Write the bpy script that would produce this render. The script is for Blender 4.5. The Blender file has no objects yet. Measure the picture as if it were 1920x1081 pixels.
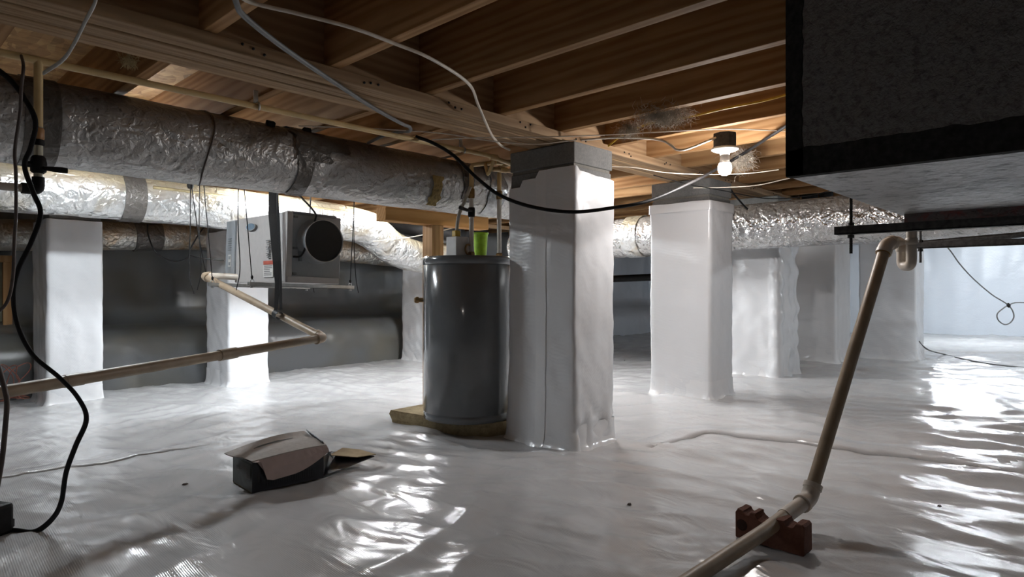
import bpy, bmesh, math, random
import numpy as np
from mathutils import Vector, Matrix

# ------------------------------------------------------------------ camera, world, exposure
scene = bpy.context.scene
COL = scene.collection
TH = math.radians(43.3)                 # view direction measured from the girder (+X) axis
CT, ST = math.cos(TH), math.sin(TH)
FPX, CAMZ, HY = 1200.0, 0.75, 540.5     # focal length in pixels of the 1920x1081 frame, lens height

cam_data = bpy.data.cameras.new('camera')
cam_data.sensor_width = 36.0
cam_data.lens = 36.0 * FPX / 1920.0
cam_data.clip_start = 0.02
cam = bpy.data.objects.new('camera', cam_data)
COL.objects.link(cam)
cam.location = (0, 0, CAMZ)
cam.rotation_euler = (math.pi / 2, 0, TH - math.pi / 2)
scene.camera = cam

world = bpy.data.worlds.new('world')
scene.world = world
world.use_nodes = True
world.node_tree.nodes['Background'].inputs[0].default_value = (0.5, 0.55, 0.6, 1)
world.node_tree.nodes['Background'].inputs[1].default_value = 0.01

scene.view_settings.view_transform = 'Standard'
scene.view_settings.look = 'None'
scene.view_settings.exposure = 0.2
scene.view_settings.gamma = 1.0
scene.view_settings.use_curve_mapping = False
cy = scene.cycles
cy.use_denoising = True
cy.max_bounces = 4
cy.diffuse_bounces = 4
cy.glossy_bounces = 2
cy.use_adaptive_sampling = True
cy.adaptive_threshold = 0.1
cy.adaptive_min_samples = 16
cy.caustics_reflective = False
cy.caustics_refractive = False
cy.sample_clamp_indirect = 6.0

# lamp strengths (used where each lamp is built)
BULB_W, TUBE_A, TUBE_B, TUBE_C, TUBE_D, TUBE_E, TUBE_G, REAR_FILL = 500.0, 260.0, 440.0, 230.0, 195.0, 225.0, 260.0, 75.0

# ------------------------------------------------------------------ pixel -> place helpers
def P(px, py, d):
    u = (px - 960) / FPX
    return Vector((d * (CT + u * ST), d * (ST - u * CT), CAMZ + (HY - py) / FPX * d))
def PY(px, py, Y):
    u = (px - 960) / FPX
    return P(px, py, Y / (ST - u * CT))
def PX(px, py, X):
    u = (px - 960) / FPX
    return P(px, py, X / (CT + u * ST))
def PZ(px, py, z):
    return P(px, py, (z - CAMZ) * FPX / (HY - py))

# ------------------------------------------------------------------ noise
def _hash(ix, iy, seed):
    h = (ix.astype(np.int64) * 374761393 + iy.astype(np.int64) * 668265263 + seed * 974634777) & 0xffffffff
    h = ((h ^ (h >> 13)) * 1274126177) & 0xffffffff
    return ((h ^ (h >> 16)) & 0xffff) / 65535.0
def perlin(x, y, seed=0):
    x = np.asarray(x, float); y = np.asarray(y, float)
    x0 = np.floor(x); y0 = np.floor(y)
    fx = x - x0; fy = y - y0
    u = fx * fx * fx * (fx * (fx * 6 - 15) + 10); v = fy * fy * fy * (fy * (fy * 6 - 15) + 10)
    def g(ix, iy, dx, dy):
        a = _hash(ix, iy, seed) * 2 * np.pi
        return np.cos(a) * dx + np.sin(a) * dy
    a = g(x0, y0, fx, fy); b = g(x0 + 1, y0, fx - 1, fy)
    c = g(x0, y0 + 1, fx, fy - 1); d = g(x0 + 1, y0 + 1, fx - 1, fy - 1)
    return (a * (1 - u) + b * u) * (1 - v) + (c * (1 - u) + d * u) * v
def smooth(t):
    t = np.clip(t, 0, 1)
    return t * t * (3 - 2 * t)

# ground height of the liner floor (broad shape only; the soil rises past the second pier)
def hbase(x, y):
    x = np.asarray(x, float); y = np.asarray(y, float)
    h = 0.065 * smooth((x - 2.7) / 1.1) * smooth((3.6 - y) / 1.5)
    h = h + 0.03 * smooth((x - 3.9) / 1.0)
    h = h - 0.02 * smooth((y - 4.7) / 0.6) * smooth((3.2 - x) / 1.0)
    return h
def fold(x, y):
    x = np.asarray(x, float); y = np.asarray(y, float)
    wx = x + 0.16 * perlin(x * 1.1, y * 1.1, 3); wy = y + 0.16 * perlin(x * 1.1 + 9, y * 1.1, 4)
    # long folds running across the crawl space (along the joists) and diagonal gathers
    n1 = perlin(wx * 3.1, wy * 0.75, 11)
    n2 = perlin((wx * 0.80 + wy * 0.60) * 3.6, (wy * 0.80 - wx * 0.60) * 0.8, 12)
    n3 = perlin((wx * 0.35 - wy * 0.94) * 3.4, (wy * 0.35 + wx * 0.94) * 0.8, 13)
    n4 = perlin(wx * 8.5, wy * 2.6, 14)
    n5 = perlin((wx * 0.6 - wy * 0.8) * 9.5, (wy * 0.6 + wx * 0.8) * 2.6, 15)
    r1 = np.maximum(0, 1 - np.abs(n1) * 4.0) ** 2
    r3 = np.maximum(0, 1 - np.abs(n3) * 4.5) ** 2
    m = smooth(0.5 + 1.6 * perlin(x * 0.55 + 3, y * 0.55, 21))
    n6 = perlin((wx * 0.9 + wy * 0.43) * 6.0, (wy * 0.9 - wx * 0.43) * 1.3, 16)
    r6 = np.maximum(0, 1 - np.abs(n6) * 5.0) ** 2
    h = 0.013 * n1 + 0.012 * n2 + 0.008 * n3 + (0.011 + 0.010 * smooth((x - 2.4) / 1.0) * smooth((1.6 - y) / 0.6)) * r1 * m + 0.008 * r3 * (1 - m) + 0.006 * r6 + (0.0075 + 0.009 * smooth((x - 2.8) / 1.2) * smooth((2.0 - y) / 0.8)) * n4 + 0.0065 * n5
    return h
def hfloor(x, y):
    return hbase(x, y) + fold(x, y)
def hf(x, y):
    return float(hfloor(np.array([x]), np.array([y]))[0])

# ------------------------------------------------------------------ mesh helpers
class MB:
    def __init__(s):
        s.v = []; s.f = []; s.sm = []; s.mi = []
    def add(s, verts, faces, smooth_=False, mi=0):
        n = len(s.v)
        s.v += [tuple(v) for v in verts]
        s.f += [tuple(i + n for i in f) for f in faces]
        s.sm += [smooth_] * len(faces); s.mi += [mi] * len(faces)
        return s
    def box(s, lo, hi, M=None, bev=0.0, mi=0):
        bm = bmesh.new()
        bmesh.ops.create_cube(bm, size=1)
        c = [(a + b) / 2 for a, b in zip(lo, hi)]; d = [b - a for a, b in zip(lo, hi)]
        for v in bm.verts:
            v.co = Vector((c[0] + v.co.x * d[0], c[1] + v.co.y * d[1], c[2] + v.co.z * d[2]))
        if bev > 0:
            bmesh.ops.bevel(bm, geom=bm.edges[:], offset=bev, segments=2, profile=0.5, affect='EDGES')
        bm.verts.index_update()
        vs = [(M @ v.co) if M else v.co.copy() for v in bm.verts]
        s.add(vs, [[v.index for v in f.verts] for f in bm.faces], False, mi)
        bm.free(); return s
    def tube(s, pts, r, n=10, caps=True, flat=None, mi=0, wob=None):
        pts = [Vector(p) for p in pts]
        m = len(pts); rs = r if isinstance(r, (list, tuple)) else [r] * m
        T = []
        for i in range(m):
            t = pts[min(i + 1, m - 1)] - pts[max(i - 1, 0)]
            T.append(t.normalized() if t.length > 1e-9 else Vector((0, 0, 1)))
        up = Vector((0, 0, 1)) if abs(T[0].z) < 0.9 else Vector((1, 0, 0))
        nrm = (up - T[0] * up.dot(T[0])).normalized()
        vs = []; fs = []
        for i in range(m):
            nrm = (nrm - T[i] * nrm.dot(T[i]))
            nrm = nrm.normalized() if nrm.length > 1e-6 else T[i].orthogonal().normalized()
            b = T[i].cross(nrm)
            for k in range(n):
                a = 2 * math.pi * k / n
                rr = rs[i] * (wob(i, k) if wob else 1)
                x, y = math.cos(a) * rr, math.sin(a) * rr
                if flat: y *= flat
                vs.append(pts[i] + nrm * x + b * y)
        for i in range(m - 1):
            for k in range(n):
                k2 = (k + 1) % n
                fs.append((i * n + k, i * n + k2, (i + 1) * n + k2, (i + 1) * n + k))
        s.add(vs, fs, True, mi)
        if caps:
            s.add([vs[k] for k in range(n)], [tuple(range(n))[::-1]], False, mi)
            s.add([vs[(m - 1) * n + k] for k in range(n)], [tuple(range(n))], False, mi)
        return s
    def lathe(s, prof, c, axis=(0, 0, 1), n=32, mi=0, flatsh=False):
        ax = Vector(axis).normalized(); e1 = ax.orthogonal().normalized(); e2 = ax.cross(e1); c = Vector(c)
        vs = []; fs = []; m = len(prof)
        for (r, h) in prof:
            for k in range(n):
                a = 2 * math.pi * k / n
                vs.append(c + ax * h + e1 * (r * math.cos(a)) + e2 * (r * math.sin(a)))
        for i in range(m - 1):
            for k in range(n):
                k2 = (k + 1) % n
                fs.append((i * n + k, i * n + k2, (i + 1) * n + k2, (i + 1) * n + k))
        s.add(vs, fs, not flatsh, mi)
        if prof[0][0] > 1e-5: s.add([vs[k] for k in range(n)], [tuple(range(n))[::-1]], False, mi)
        if prof[-1][0] > 1e-5: s.add([vs[(m - 1) * n + k] for k in range(n)], [tuple(range(n))], False, mi)
        return s
    def sheet(s, poly, th, mi=0):
        """a planar-ish polygon with thickness th along its normal"""
        p = [Vector(q) for q in poly]; n = len(p)
        nn = Vector((0, 0, 0))
        for i in range(n): nn += p[i].cross(p[(i + 1) % n])
        nn.normalize()
        vs = p + [q + nn * th for q in p]
        fs = [tuple(range(n))[::-1], tuple(range(n, 2 * n))] + [(i, (i + 1) % n, n + (i + 1) % n, n + i) for i in range(n)]
        return s.add(vs, fs, False, mi)
    def grid(s, V, smooth_=True, closed=False, mi=0):
        """V: array rows x cols x 3"""
        R, C = V.shape[:2]
        vs = V.reshape(-1, 3).tolist(); fs = []
        for i in range(R - 1):
            for k in range(C if closed else C - 1):
                k2 = (k + 1) % C
                fs.append((i * C + k, i * C + k2, (i + 1) * C + k2, (i + 1) * C + k))
        return s.add(vs, fs, smooth_, mi)
    def mesh(s, name):
        me = bpy.data.meshes.new(name)
        me.from_pydata(s.v, [], s.f)
        me.polygons.foreach_set('use_smooth', s.sm)
        me.polygons.foreach_set('material_index', s.mi)
        me.update()
        return me

def crom(pts, sub=8):
    p = [Vector(q) for q in pts]
    if len(p) < 3: return p
    out = []
    for i in range(len(p) - 1):
        p0 = p[i - 1] if i > 0 else p[0] * 2 - p[1]
        p1, p2 = p[i], p[i + 1]
        p3 = p[i + 2] if i + 2 < len(p) else p[-1] * 2 - p[-2]
        for k in range(sub):
            t = k / sub
            out.append(0.5 * ((2 * p1) + (p2 - p0) * t + (2 * p0 - 5 * p1 + 4 * p2 - p3) * t * t + (3 * p1 - p0 - 3 * p2 + p3) * t ** 3))
    out.append(p[-1])
    return out
def bend(pts, r, seg=6):
    """polyline with rounded corners"""
    p = [Vector(q) for q in pts]; out = [p[0]]
    for i in range(1, len(p) - 1):
        a = (p[i - 1] - p[i]); b = (p[i + 1] - p[i])
        rr = min(r, a.length * 0.45, b.length * 0.45)
        A = p[i] + a.normalized() * rr; B = p[i] + b.normalized() * rr
        for k in range(seg + 1):
            t = k / seg
            out.append((1 - t) ** 2 * A + 2 * t * (1 - t) * p[i] + t * t * B)
    out.append(p[-1])
    return out

def thing(name, label, cat, loc=(0, 0, 0), group=None, kind=None):
    o = bpy.data.objects.new(name, None)
    o.empty_display_size = 0.05
    COL.objects.link(o); o.location = loc
    tag(o, label, cat, group, kind)
    return o
def tag(o, label=None, cat=None, group=None, kind=None):
    if label: o['label'] = label
    if cat: o['category'] = cat
    if group: o['group'] = group
    if kind: o['kind'] = kind
    return o
def wloc(o):
    return o.location.copy() if o.parent is None else wloc(o.parent) + o.location
def part(name, mb, mat, parent=None, label=None, kind=None):
    me = mb.mesh(name) if isinstance(mb, MB) else mb
    for m in (mat if isinstance(mat, (list, tuple)) else [mat]): me.materials.append(m)
    o = bpy.data.objects.new(name, me)
    COL.objects.link(o)
    if parent is not None:
        o.parent = parent
        o.matrix_parent_inverse = Matrix.Translation(-wloc(parent))
    else:
        co = np.array([v.co[:] for v in me.vertices])
        base = Vector(((co[:, 0].min() + co[:, 0].max()) / 2, (co[:, 1].min() + co[:, 1].max()) / 2, co[:, 2].min()))
        me.transform(Matrix.Translation(-base)); o.location = base
    if label: o['label'] = label
    if kind: o['kind'] = kind
    return o
def sub(name, mb, mat, parent, label=None):
    """a part of a part: parents always hold world coordinates"""
    me = mb.mesh(name)
    for m in (mat if isinstance(mat, (list, tuple)) else [mat]): me.materials.append(m)
    o = bpy.data.objects.new(name, me); COL.objects.link(o)
    o.parent = parent
    if parent.parent is None: o.matrix_parent_inverse = Matrix.Translation(-wloc(parent))
    if label: o['label'] = label
    return o
def solo(name, mb, mat, label, cat, group=None, kind=None):
    return tag(part(name, mb, mat), label, cat, group, kind)

# ------------------------------------------------------------------ materials
def newmat(name):
    m = bpy.data.materials.new(name); m.use_nodes = True
    nt = m.node_tree; b = nt.nodes['Principled BSDF']
    return m, nt, b
def N(nt, t, **kw):
    n = nt.nodes.new(t)
    for k, v in kw.items(): setattr(n, k, v)
    return n
def coords(nt, scale=(1, 1, 1), rot=(0, 0, 0), world_pos=True):
    mp = N(nt, 'ShaderNodeMapping')
    mp.inputs['Scale'].default_value = scale; mp.inputs['Rotation'].default_value = rot
    if world_pos:
        g = N(nt, 'ShaderNodeNewGeometry'); nt.links.new(g.outputs['Position'], mp.inputs['Vector'])
    else:
        g = N(nt, 'ShaderNodeTexCoord'); nt.links.new(g.outputs['Object'], mp.inputs['Vector'])
    return mp.outputs[0]
def noise(nt, vec, scale, detail=3, rough=0.55, dist=0.0):
    n = N(nt, 'ShaderNodeTexNoise')
    n.inputs['Scale'].default_value = scale; n.inputs['Detail'].default_value = detail
    n.inputs['Roughness'].default_value = rough; n.inputs['Distortion'].default_value = dist
    nt.links.new(vec, n.inputs['Vector'])
    return n.outputs['Fac']
def ramp(nt, fac, stops):
    r = N(nt, 'ShaderNodeValToRGB')
    el = r.color_ramp.elements
    while len(el) < len(stops): el.new(0.5)
    for e, (p, c) in zip(el, stops):
        e.position = p; e.color = (c[0], c[1], c[2], 1) if not isinstance(c, (int, float)) else (c, c, c, 1)
    nt.links.new(fac, r.inputs['Fac'])
    return r.outputs['Color']
def mix(nt, fac, a, b, mode='MIX'):
    m = N(nt, 'ShaderNodeMix', data_type='RGBA', blend_type=mode)
    def put(sock, v):
        if isinstance(v, (tuple, list)): sock.default_value = (*v[:3], 1)
        elif isinstance(v, (int, float)): sock.default_value = v if sock.type == 'VALUE' else (v, v, v, 1)
        else: nt.links.new(v, sock)
    put(m.inputs[0], fac); put(m.inputs[6], a); put(m.inputs[7], b)
    return m.outputs[2]
def bump(nt, b, h, strength=0.3, dist=0.01):
    n = N(nt, 'ShaderNodeBump')
    n.inputs['Strength'].default_value = strength; n.inputs['Distance'].default_value = dist
    nt.links.new(h, n.inputs['Height'])
    prev = b.inputs['Normal'].links[0].from_socket if b.inputs['Normal'].links else None
    if prev is not None: nt.links.new(prev, n.inputs['Normal'])
    nt.links.new(n.outputs[0], b.inputs['Normal'])
def plain(name, col, rough=0.5, metal=0.0, var=0.12, scale=30, bmp=0.0, spec=0.5, coat=0.0):
    m, nt, b = newmat(name)
    v = coords(nt)
    f = noise(nt, v, scale, 2)
    lo = tuple(max(0, c * (1 - var)) for c in col); hi = tuple(min(1, c * (1 + var)) for c in col)
    nt.links.new(ramp(nt, f, [(0.3, lo), (0.7, hi)]), b.inputs['Base Color'])
    b.inputs['Roughness'].default_value = rough; b.inputs['Metallic'].default_value = metal
    b.inputs['Specular IOR Level'].default_value = spec
    b.inputs['Coat Weight'].default_value = coat
    if bmp: bump(nt, b, f, bmp, 0.004)
    return m
def emit(name, col, strength):
    m, nt, b = newmat(name)
    b.inputs['Base Color'].default_value = (*col, 1)
    b.inputs['Emission Color'].default_value = (*col, 1); b.inputs['Emission Strength'].default_value = strength
    return m

def liner_mat(name, col, rough=0.26, weave=0.25, crinkle=0.5, stain=None, spec=0.5, dist=0.7):
    m, nt, b = newmat(name)
    v = coords(nt)
    big = noise(nt, v, 1.3, 1)
    c = ramp(nt, big, [(0.3, tuple(x * 0.93 for x in col)), (0.7, col)])
    if stain:
        st = noise(nt, coords(nt, (1, 1, 1.5)), 1.7, 2, 0.6, 0.0)
        c = mix(nt, ramp(nt, st, [(0.42, 0.0), (0.72, 1.0)]), c, stain)
    nt.links.new(c, b.inputs['Base Color'])
    b.inputs['Roughness'].default_value = rough
    b.inputs['Specular IOR Level'].default_value = spec
    cr = noise(nt, coords(nt, (1.0, 0.55, 1.0), (0, 0, 0.5)), 9.0, 2, 0.6, dist)
    bump(nt, b, cr, crinkle, 0.02)
    # woven reinforcement scrim
    wv = N(nt, 'ShaderNodeTexWave', wave_type='BANDS', bands_direction='X')
    wv.inputs['Scale'].default_value = 60; wv.inputs['Distortion'].default_value = 0.6; wv.inputs['Detail'].default_value = 1
    nt.links.new(coords(nt, (1, 0.25, 1), (0, 0.3, 0.25)), wv.inputs['Vector'])
    bump(nt, b, wv.outputs['Fac'], weave, 0.0012)
    return m

def wood_mat(name, axis, light, dark, rough=0.75, knots=True, ring=14.0):
    """grain stretched along the axis; knots; piece-to-piece tone"""
    m, nt, b = newmat(name)
    st = {'X': (0.10, 1, 1), 'Y': (1, 0.10, 1), 'Z': (1, 1, 0.10)}[axis]
    oi = N(nt, 'ShaderNodeObjectInfo')
    g = N(nt, 'ShaderNodeNewGeometry')
    sh = N(nt, 'ShaderNodeVectorMath', operation='MULTIPLY_ADD')
    cmb = N(nt, 'ShaderNodeCombineXYZ')
    for i in range(3): nt.links.new(oi.outputs['Random'], cmb.inputs[i])
    nt.links.new(cmb.outputs[0], sh.inputs[0]); sh.inputs[1].default_value = (7.3, 5.1, 3.7)
    nt.links.new(g.outputs['Position'], sh.inputs[2])
    mp = N(nt, 'ShaderNodeMapping'); mp.inputs['Scale'].default_value = st
    nt.links.new(sh.outputs[0], mp.inputs['Vector'])
    v = mp.outputs[0]
    w = N(nt, 'ShaderNodeTexWave', wave_type='RINGS', rings_direction=axis)
    w.inputs['Scale'].default_value = ring; w.inputs['Distortion'].default_value = 9.0
    w.inputs['Detail'].default_value = 2.0; w.inputs['Detail Scale'].default_value = 0.7
    nt.links.new(v, w.inputs['Vector'])
    fine = noise(nt, v, 60, 2)
    c = ramp(nt, w.outputs['Fac'], [(0.15, light), (0.9, dark)])
    c = mix(nt, 0.35, c, ramp(nt, fine, [(0.3, dark), (0.7, light)]))
    tone = N(nt, 'ShaderNodeMapRange'); tone.inputs[3].default_value = 0.8; tone.inputs[4].default_value = 1.12
    nt.links.new(oi.outputs['Random'], tone.inputs[0])
    c = mix(nt, 1.0, c, tone.outputs[0], 'MULTIPLY')
    if knots:
        kv = N(nt, 'ShaderNodeTexVoronoi'); kv.inputs['Scale'].default_value = 2.6
        kst = {'X': (0.5, 1, 1), 'Y': (1, 0.5, 1), 'Z': (1, 1, 0.5)}[axis]
        mp2 = N(nt, 'ShaderNodeMapping'); mp2.inputs['Scale'].default_value = kst
        nt.links.new(sh.outputs[0], mp2.inputs['Vector']); nt.links.new(mp2.outputs[0], kv.inputs['Vector'])
        c = mix(nt, ramp(nt, kv.outputs['Distance'], [(0.045, 0.9), (0.085, 0.0)]), c, tuple(x * 0.3 for x in dark))
    dirt = noise(nt, v, 3.0, 1)
    c = mix(nt, ramp(nt, dirt, [(0.55, 0.0), (0.8, 0.45)]), c, tuple(x * 0.5 for x in dark))
    nt.links.new(c, b.inputs['Base Color'])
    b.inputs['Roughness'].default_value = rough; b.inputs['Specular IOR Level'].default_value = 0.25
    bump(nt, b, fine, 0.2, 0.003)
    return m

def osb_mat():
    m, nt, b = newmat('oriented_strand_board')
    vo = N(nt, 'ShaderNodeTexVoronoi'); vo.inputs['Scale'].default_value = 30
    nt.links.new(coords(nt, (1, 0.35, 1), (0, 0, 0.4)), vo.inputs['Vector'])
    vo2 = N(nt, 'ShaderNodeTexVoronoi'); vo2.inputs['Scale'].default_value = 34
    nt.links.new(coords(nt, (0.4, 1, 1), (0, 0, 0.9)), vo2.inputs['Vector'])
    bw = N(nt, 'ShaderNodeSeparateColor'); nt.links.new(vo.outputs['Color'], bw.inputs[0])
    bw2 = N(nt, 'ShaderNodeSeparateColor'); nt.links.new(vo2.outputs['Color'], bw2.inputs[0])
    c = ramp(nt, bw.outputs[0], [(0.0, (0.20, 0.10, 0.035)), (0.5, (0.46, 0.26, 0.10)), (1.0, (0.62, 0.40, 0.18))])
    c2 = ramp(nt, bw2.outputs[1], [(0.0, (0.24, 0.12, 0.04)), (1.0, (0.58, 0.36, 0.15))])
    nt.links.new(mix(nt, 0.45, c, c2), b.inputs['Base Color'])
    b.inputs['Roughness'].default_value = 0.8
    bump(nt, b, bw.outputs[0], 0.25, 0.003)
    return m

def foil_mat(name, col, rough, metal, crinkle=0.7, dirt=(0.22, 0.15, 0.08), dirt_amt=0.5, cscale=55, top_dust=None, speck=True, dscale=4.5):
    m, nt, b = newmat(name)
    v = coords(nt)
    d = noise(nt, v, dscale, 3, 0.65, 0.4)
    c = mix(nt, ramp(nt, d, [(0.48, 0.0), (0.72, dirt_amt)]), col, dirt)
    if speck:
        sp = noise(nt, v, 130, 0)
        c = mix(nt, ramp(nt, sp, [(0.74, 0.0), (0.82, 0.6)]), c, tuple(x * 0.35 for x in dirt))
    if top_dust:                       # dust lies on the upper side
        g = N(nt, 'ShaderNodeNewGeometry'); sx = N(nt, 'ShaderNodeSeparateXYZ')
        nt.links.new(g.outputs['Normal'], sx.inputs[0])
        k = ramp(nt, sx.outputs['Z'], [(0.05, 0.0), (0.6, 0.85)])
        c = mix(nt, k, c, top_dust)
        mm = N(nt, 'ShaderNodeMath', operation='MULTIPLY_ADD')
        nt.links.new(k, mm.inputs[0]); mm.inputs[1].default_value = -metal * 0.8; mm.inputs[2].default_value = metal
        nt.links.new(mm.outputs[0], b.inputs['Metallic'])
    else:
        b.inputs['Metallic'].default_value = metal
    nt.links.new(c, b.inputs['Base Color'])
    b.inputs['Roughness'].default_value = rough
    f = noise(nt, v, cscale, 2, 0.55, 0.6)
    bump(nt, b, f, crinkle, 0.014)
    bump(nt, b, noise(nt, v, 11, 1, 0.5, 1.5), crinkle * 0.8, 0.03)
    return m

def concrete_mat(name, lo, hi, scale=90):
    m, nt, b = newmat(name)
    v = coords(nt)
    f = noise(nt, v, scale, 6, 0.75); g = noise(nt, v, 7, 4)
    c = mix(nt, 0.4, ramp(nt, f, [(0.3, lo), (0.7, hi)]), ramp(nt, g, [(0.3, lo), (0.7, hi)]))
    nt.links.new(c, b.inputs['Base Color']); b.inputs['Roughness'].default_value = 0.92
    b.inputs['Specular IOR Level'].default_value = 0.2
    bump(nt, b, f, 0.6, 0.004)
    return m

LINER = liner_mat('floor_liner', (0.575, 0.57, 0.575), 0.19, 0.14, 0.30)
WRAP = liner_mat('pier_liner', (0.74, 0.745, 0.76), 0.24, 0.12, 0.20, dist=0.3)
TAPE_CLEAR = liner_mat('seam_tape', (0.78, 0.78, 0.79), 0.16, 0.05, 0.12, dist=0.0)
WALL_GREY = liner_mat('wall_liner_grey', (0.135, 0.142, 0.148), 0.30, 0.15, 0.12, dist=0.0, stain=(0.13, 0.122, 0.098))
WALL_WHITE = liner_mat('wall_liner_white', (0.70, 0.75, 0.82), 0.30, 0.25, 0.2)
WOOD_Y = wood_mat('joist_pine', 'Y', (0.43, 0.25, 0.115), (0.26, 0.13, 0.05))
WOOD_X = wood_mat('girder_pine', 'X', (0.42, 0.28, 0.16), (0.28, 0.17, 0.09), knots=False)
WOOD_BEAM = wood_mat('beam_pine', 'X', (0.56, 0.30, 0.11), (0.42, 0.20, 0.06))
WOOD_POST = wood_mat('post_pine', 'Z', (0.50, 0.30, 0.14), (0.36, 0.19, 0.08))
OSB = osb_mat()
FOIL_BIG = foil_mat('foil_wrap_dull', (0.50, 0.49, 0.48), 0.42, 0.55, 0.7, (0.20, 0.16, 0.13), 0.35, 42, (0.10, 0.078, 0.062))  # top tone is dust, darkened further to stand for shade up there
FOIL = foil_mat('foil_wrap_bright', (0.72, 0.72, 0.71), 0.30, 0.80, 0.8, (0.36, 0.27, 0.14), 0.75, 26, (0.42, 0.34, 0.21))
FOIL_SPARK = foil_mat('foil_wrap_crinkled', (0.66, 0.65, 0.64), 0.22, 0.9, 1.0, (0.30, 0.25, 0.20), 0.3, 34, (0.36, 0.32, 0.28))
FOIL_RUST = foil_mat('foil_wrap_stained', (0.60, 0.58, 0.54), 0.34, 0.7, 0.8, (0.42, 0.24, 0.08), 0.9, 40, (0.30, 0.24, 0.16))
FOIL_TAPE = foil_mat('duct_tape', (0.12, 0.108, 0.098), 0.42, 0.35, 0.5, (0.10, 0.09, 0.08), 0.5, 40, None, False)
CONC = concrete_mat('block_concrete', (0.12, 0.12, 0.118), (0.24, 0.235, 0.225))
MORTAR = concrete_mat('mortar', (0.13, 0.125, 0.11), (0.24, 0.225, 0.20))
SLAB = concrete_mat('slab_stone', (0.14, 0.10, 0.055), (0.40, 0.32, 0.19), 40)
BRICK = concrete_mat('brick_clay', (0.085, 0.035, 0.025), (0.17, 0.075, 0.05), 60)
CPVC = plain('cpvc_tan', (0.56, 0.40, 0.19), 0.42, var=0.12, scale=12)
PVC = plain('pvc_dusty', (0.32, 0.245, 0.17), 0.45, var=0.15, scale=14)
PVC_FIT = plain('pvc_fitting', (0.52, 0.46, 0.39), 0.42, var=0.1, scale=14)
PIPE_WHITE = plain('pipe_white', (0.66, 0.62, 0.56), 0.4, var=0.08)
BRASS = plain('brass_aged', (0.28, 0.17, 0.07), 0.4, 0.75, var=0.3, scale=40)
BLACK = plain('black_rubber', (0.010, 0.009, 0.009), 0.6, var=0.3, spec=0.2)
BLACKSTRAP = plain('black_webbing', (0.013, 0.013, 0.014), 0.6, var=0.3, scale=200)
DARKCORD = plain('brown_cord', (0.075, 0.055, 0.048), 0.5, var=0.2)
CORD_W = plain('white_cable', (0.62, 0.55, 0.46), 0.5, var=0.1)
CORD_G = plain('grey_cable', (0.15, 0.15, 0.15), 0.5, var=0.15)
CORD_Y = plain('yellow_cable', (0.52, 0.33, 0.03), 0.5, var=0.1)
CORD_R = plain('red_wire', (0.28, 0.10, 0.07), 0.5, var=0.2)
STEEL = plain('zinc_steel', (0.52, 0.53, 0.52), 0.42, 0.8, var=0.12)
DARKSTEEL = plain('dark_steel', (0.055, 0.052, 0.05), 0.6, 0.5, var=0.4, scale=60, bmp=0.3)
RUSTRED = foil_mat('rust_red_paint', (0.12, 0.10, 0.095), 0.6, 0.2, 0.5, (0.22, 0.035, 0.03), 1.0, 40, None, False, 22)
HEATER = plain('heater_grey_enamel', (0.125, 0.13, 0.136), 0.16, 0.0, var=0.03, coat=0.4)
UNIT_GREY = plain('unit_light_grey', (0.36, 0.345, 0.335), 0.5, var=0.04)
UNIT_MID = plain('unit_mid_grey', (0.22, 0.235, 0.25), 0.45, var=0.04)
UNIT_DARK = plain('unit_dark_grey', (0.13, 0.14, 0.15), 0.5, var=0.06)
INNER_SHADE = plain('painted_inner_shade', (0.006, 0.006, 0.006), 0.8, var=0.2)  # near-black that paints the shade inside the duct collar
HVAC_FACE = foil_mat('hvac_dark_face', (0.16, 0.16, 0.16), 0.62, 0.25, 0.45, (0.065, 0.062, 0.06), 0.9, 120, None, False, 60)
HVAC_BELOW = foil_mat('hvac_galvanised', (0.42, 0.43, 0.44), 0.40, 0.6, 0.6, (0.10, 0.10, 0.10), 1.0, 40, None, False, 26)
MASTIC = plain('black_mastic', (0.022, 0.022, 0.022), 0.85, var=0.4, scale=60, bmp=0.4, spec=0.2)
LABELBLUE = plain('blue_badge', (0.16, 0.23, 0.30), 0.35, 0.3)
LABELRED = plain('red_label', (0.35, 0.075, 0.05), 0.5)
PAPER = plain('label_paper', (0.50, 0.49, 0.47), 0.6, var=0.05)
PRINT = plain('label_print', (0.13, 0.13, 0.13), 0.6)
CARD_IN = plain('cardboard_pinkish', (0.34, 0.26, 0.24), 0.8, var=0.06)
CARD_TOP = plain('cardboard_grey_print', (0.36, 0.32, 0.29), 0.7, var=0.08, scale=60)
CARD_KRAFT = plain('cardboard_kraft', (0.42, 0.32, 0.19), 0.85, var=0.1)
CARD_BLACK = plain('box_black_print', (0.010, 0.010, 0.013), 0.35, var=0.4)
CARD_GREY = plain('box_grey_print', (0.055, 0.06, 0.058), 0.45, var=0.4, scale=50)
GREEN = plain('lime_green_plastic', (0.36, 0.62, 0.03), 0.35, var=0.25, scale=25)
YELLOW = plain('yellow_plastic', (0.62, 0.40, 0.02), 0.4)
WHITEBOX = plain('white_plastic', (0.60, 0.59, 0.57), 0.4, var=0.05)
PORCELAIN = plain('porcelain', (0.75, 0.72, 0.68), 0.3, var=0.03)
TUFT = plain('fibreglass_tuft', (0.34, 0.29, 0.23), 0.9, var=0.25)
TUFT_Y = plain('foam_tuft', (0.60, 0.50, 0.28), 0.9, var=0.2)
PLY_OLIVE = plain('painted_plywood', (0.20, 0.19, 0.13), 0.7, var=0.15, scale=8)
BULB_M = emit('bulb_glow', (1.0, 0.96, 0.94), BULB_W)
REAR_M = emit('rear_fill_glow', (1.0, 0.94, 0.88), REAR_FILL)  # glow of the added fill bulb behind the viewer
TUBE_AM = emit('tube_glow_a', (0.88, 0.95, 1.0), TUBE_A)
TUBE_DM = emit('tube_glow_d', (0.88, 0.95, 1.0), TUBE_D)
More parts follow.
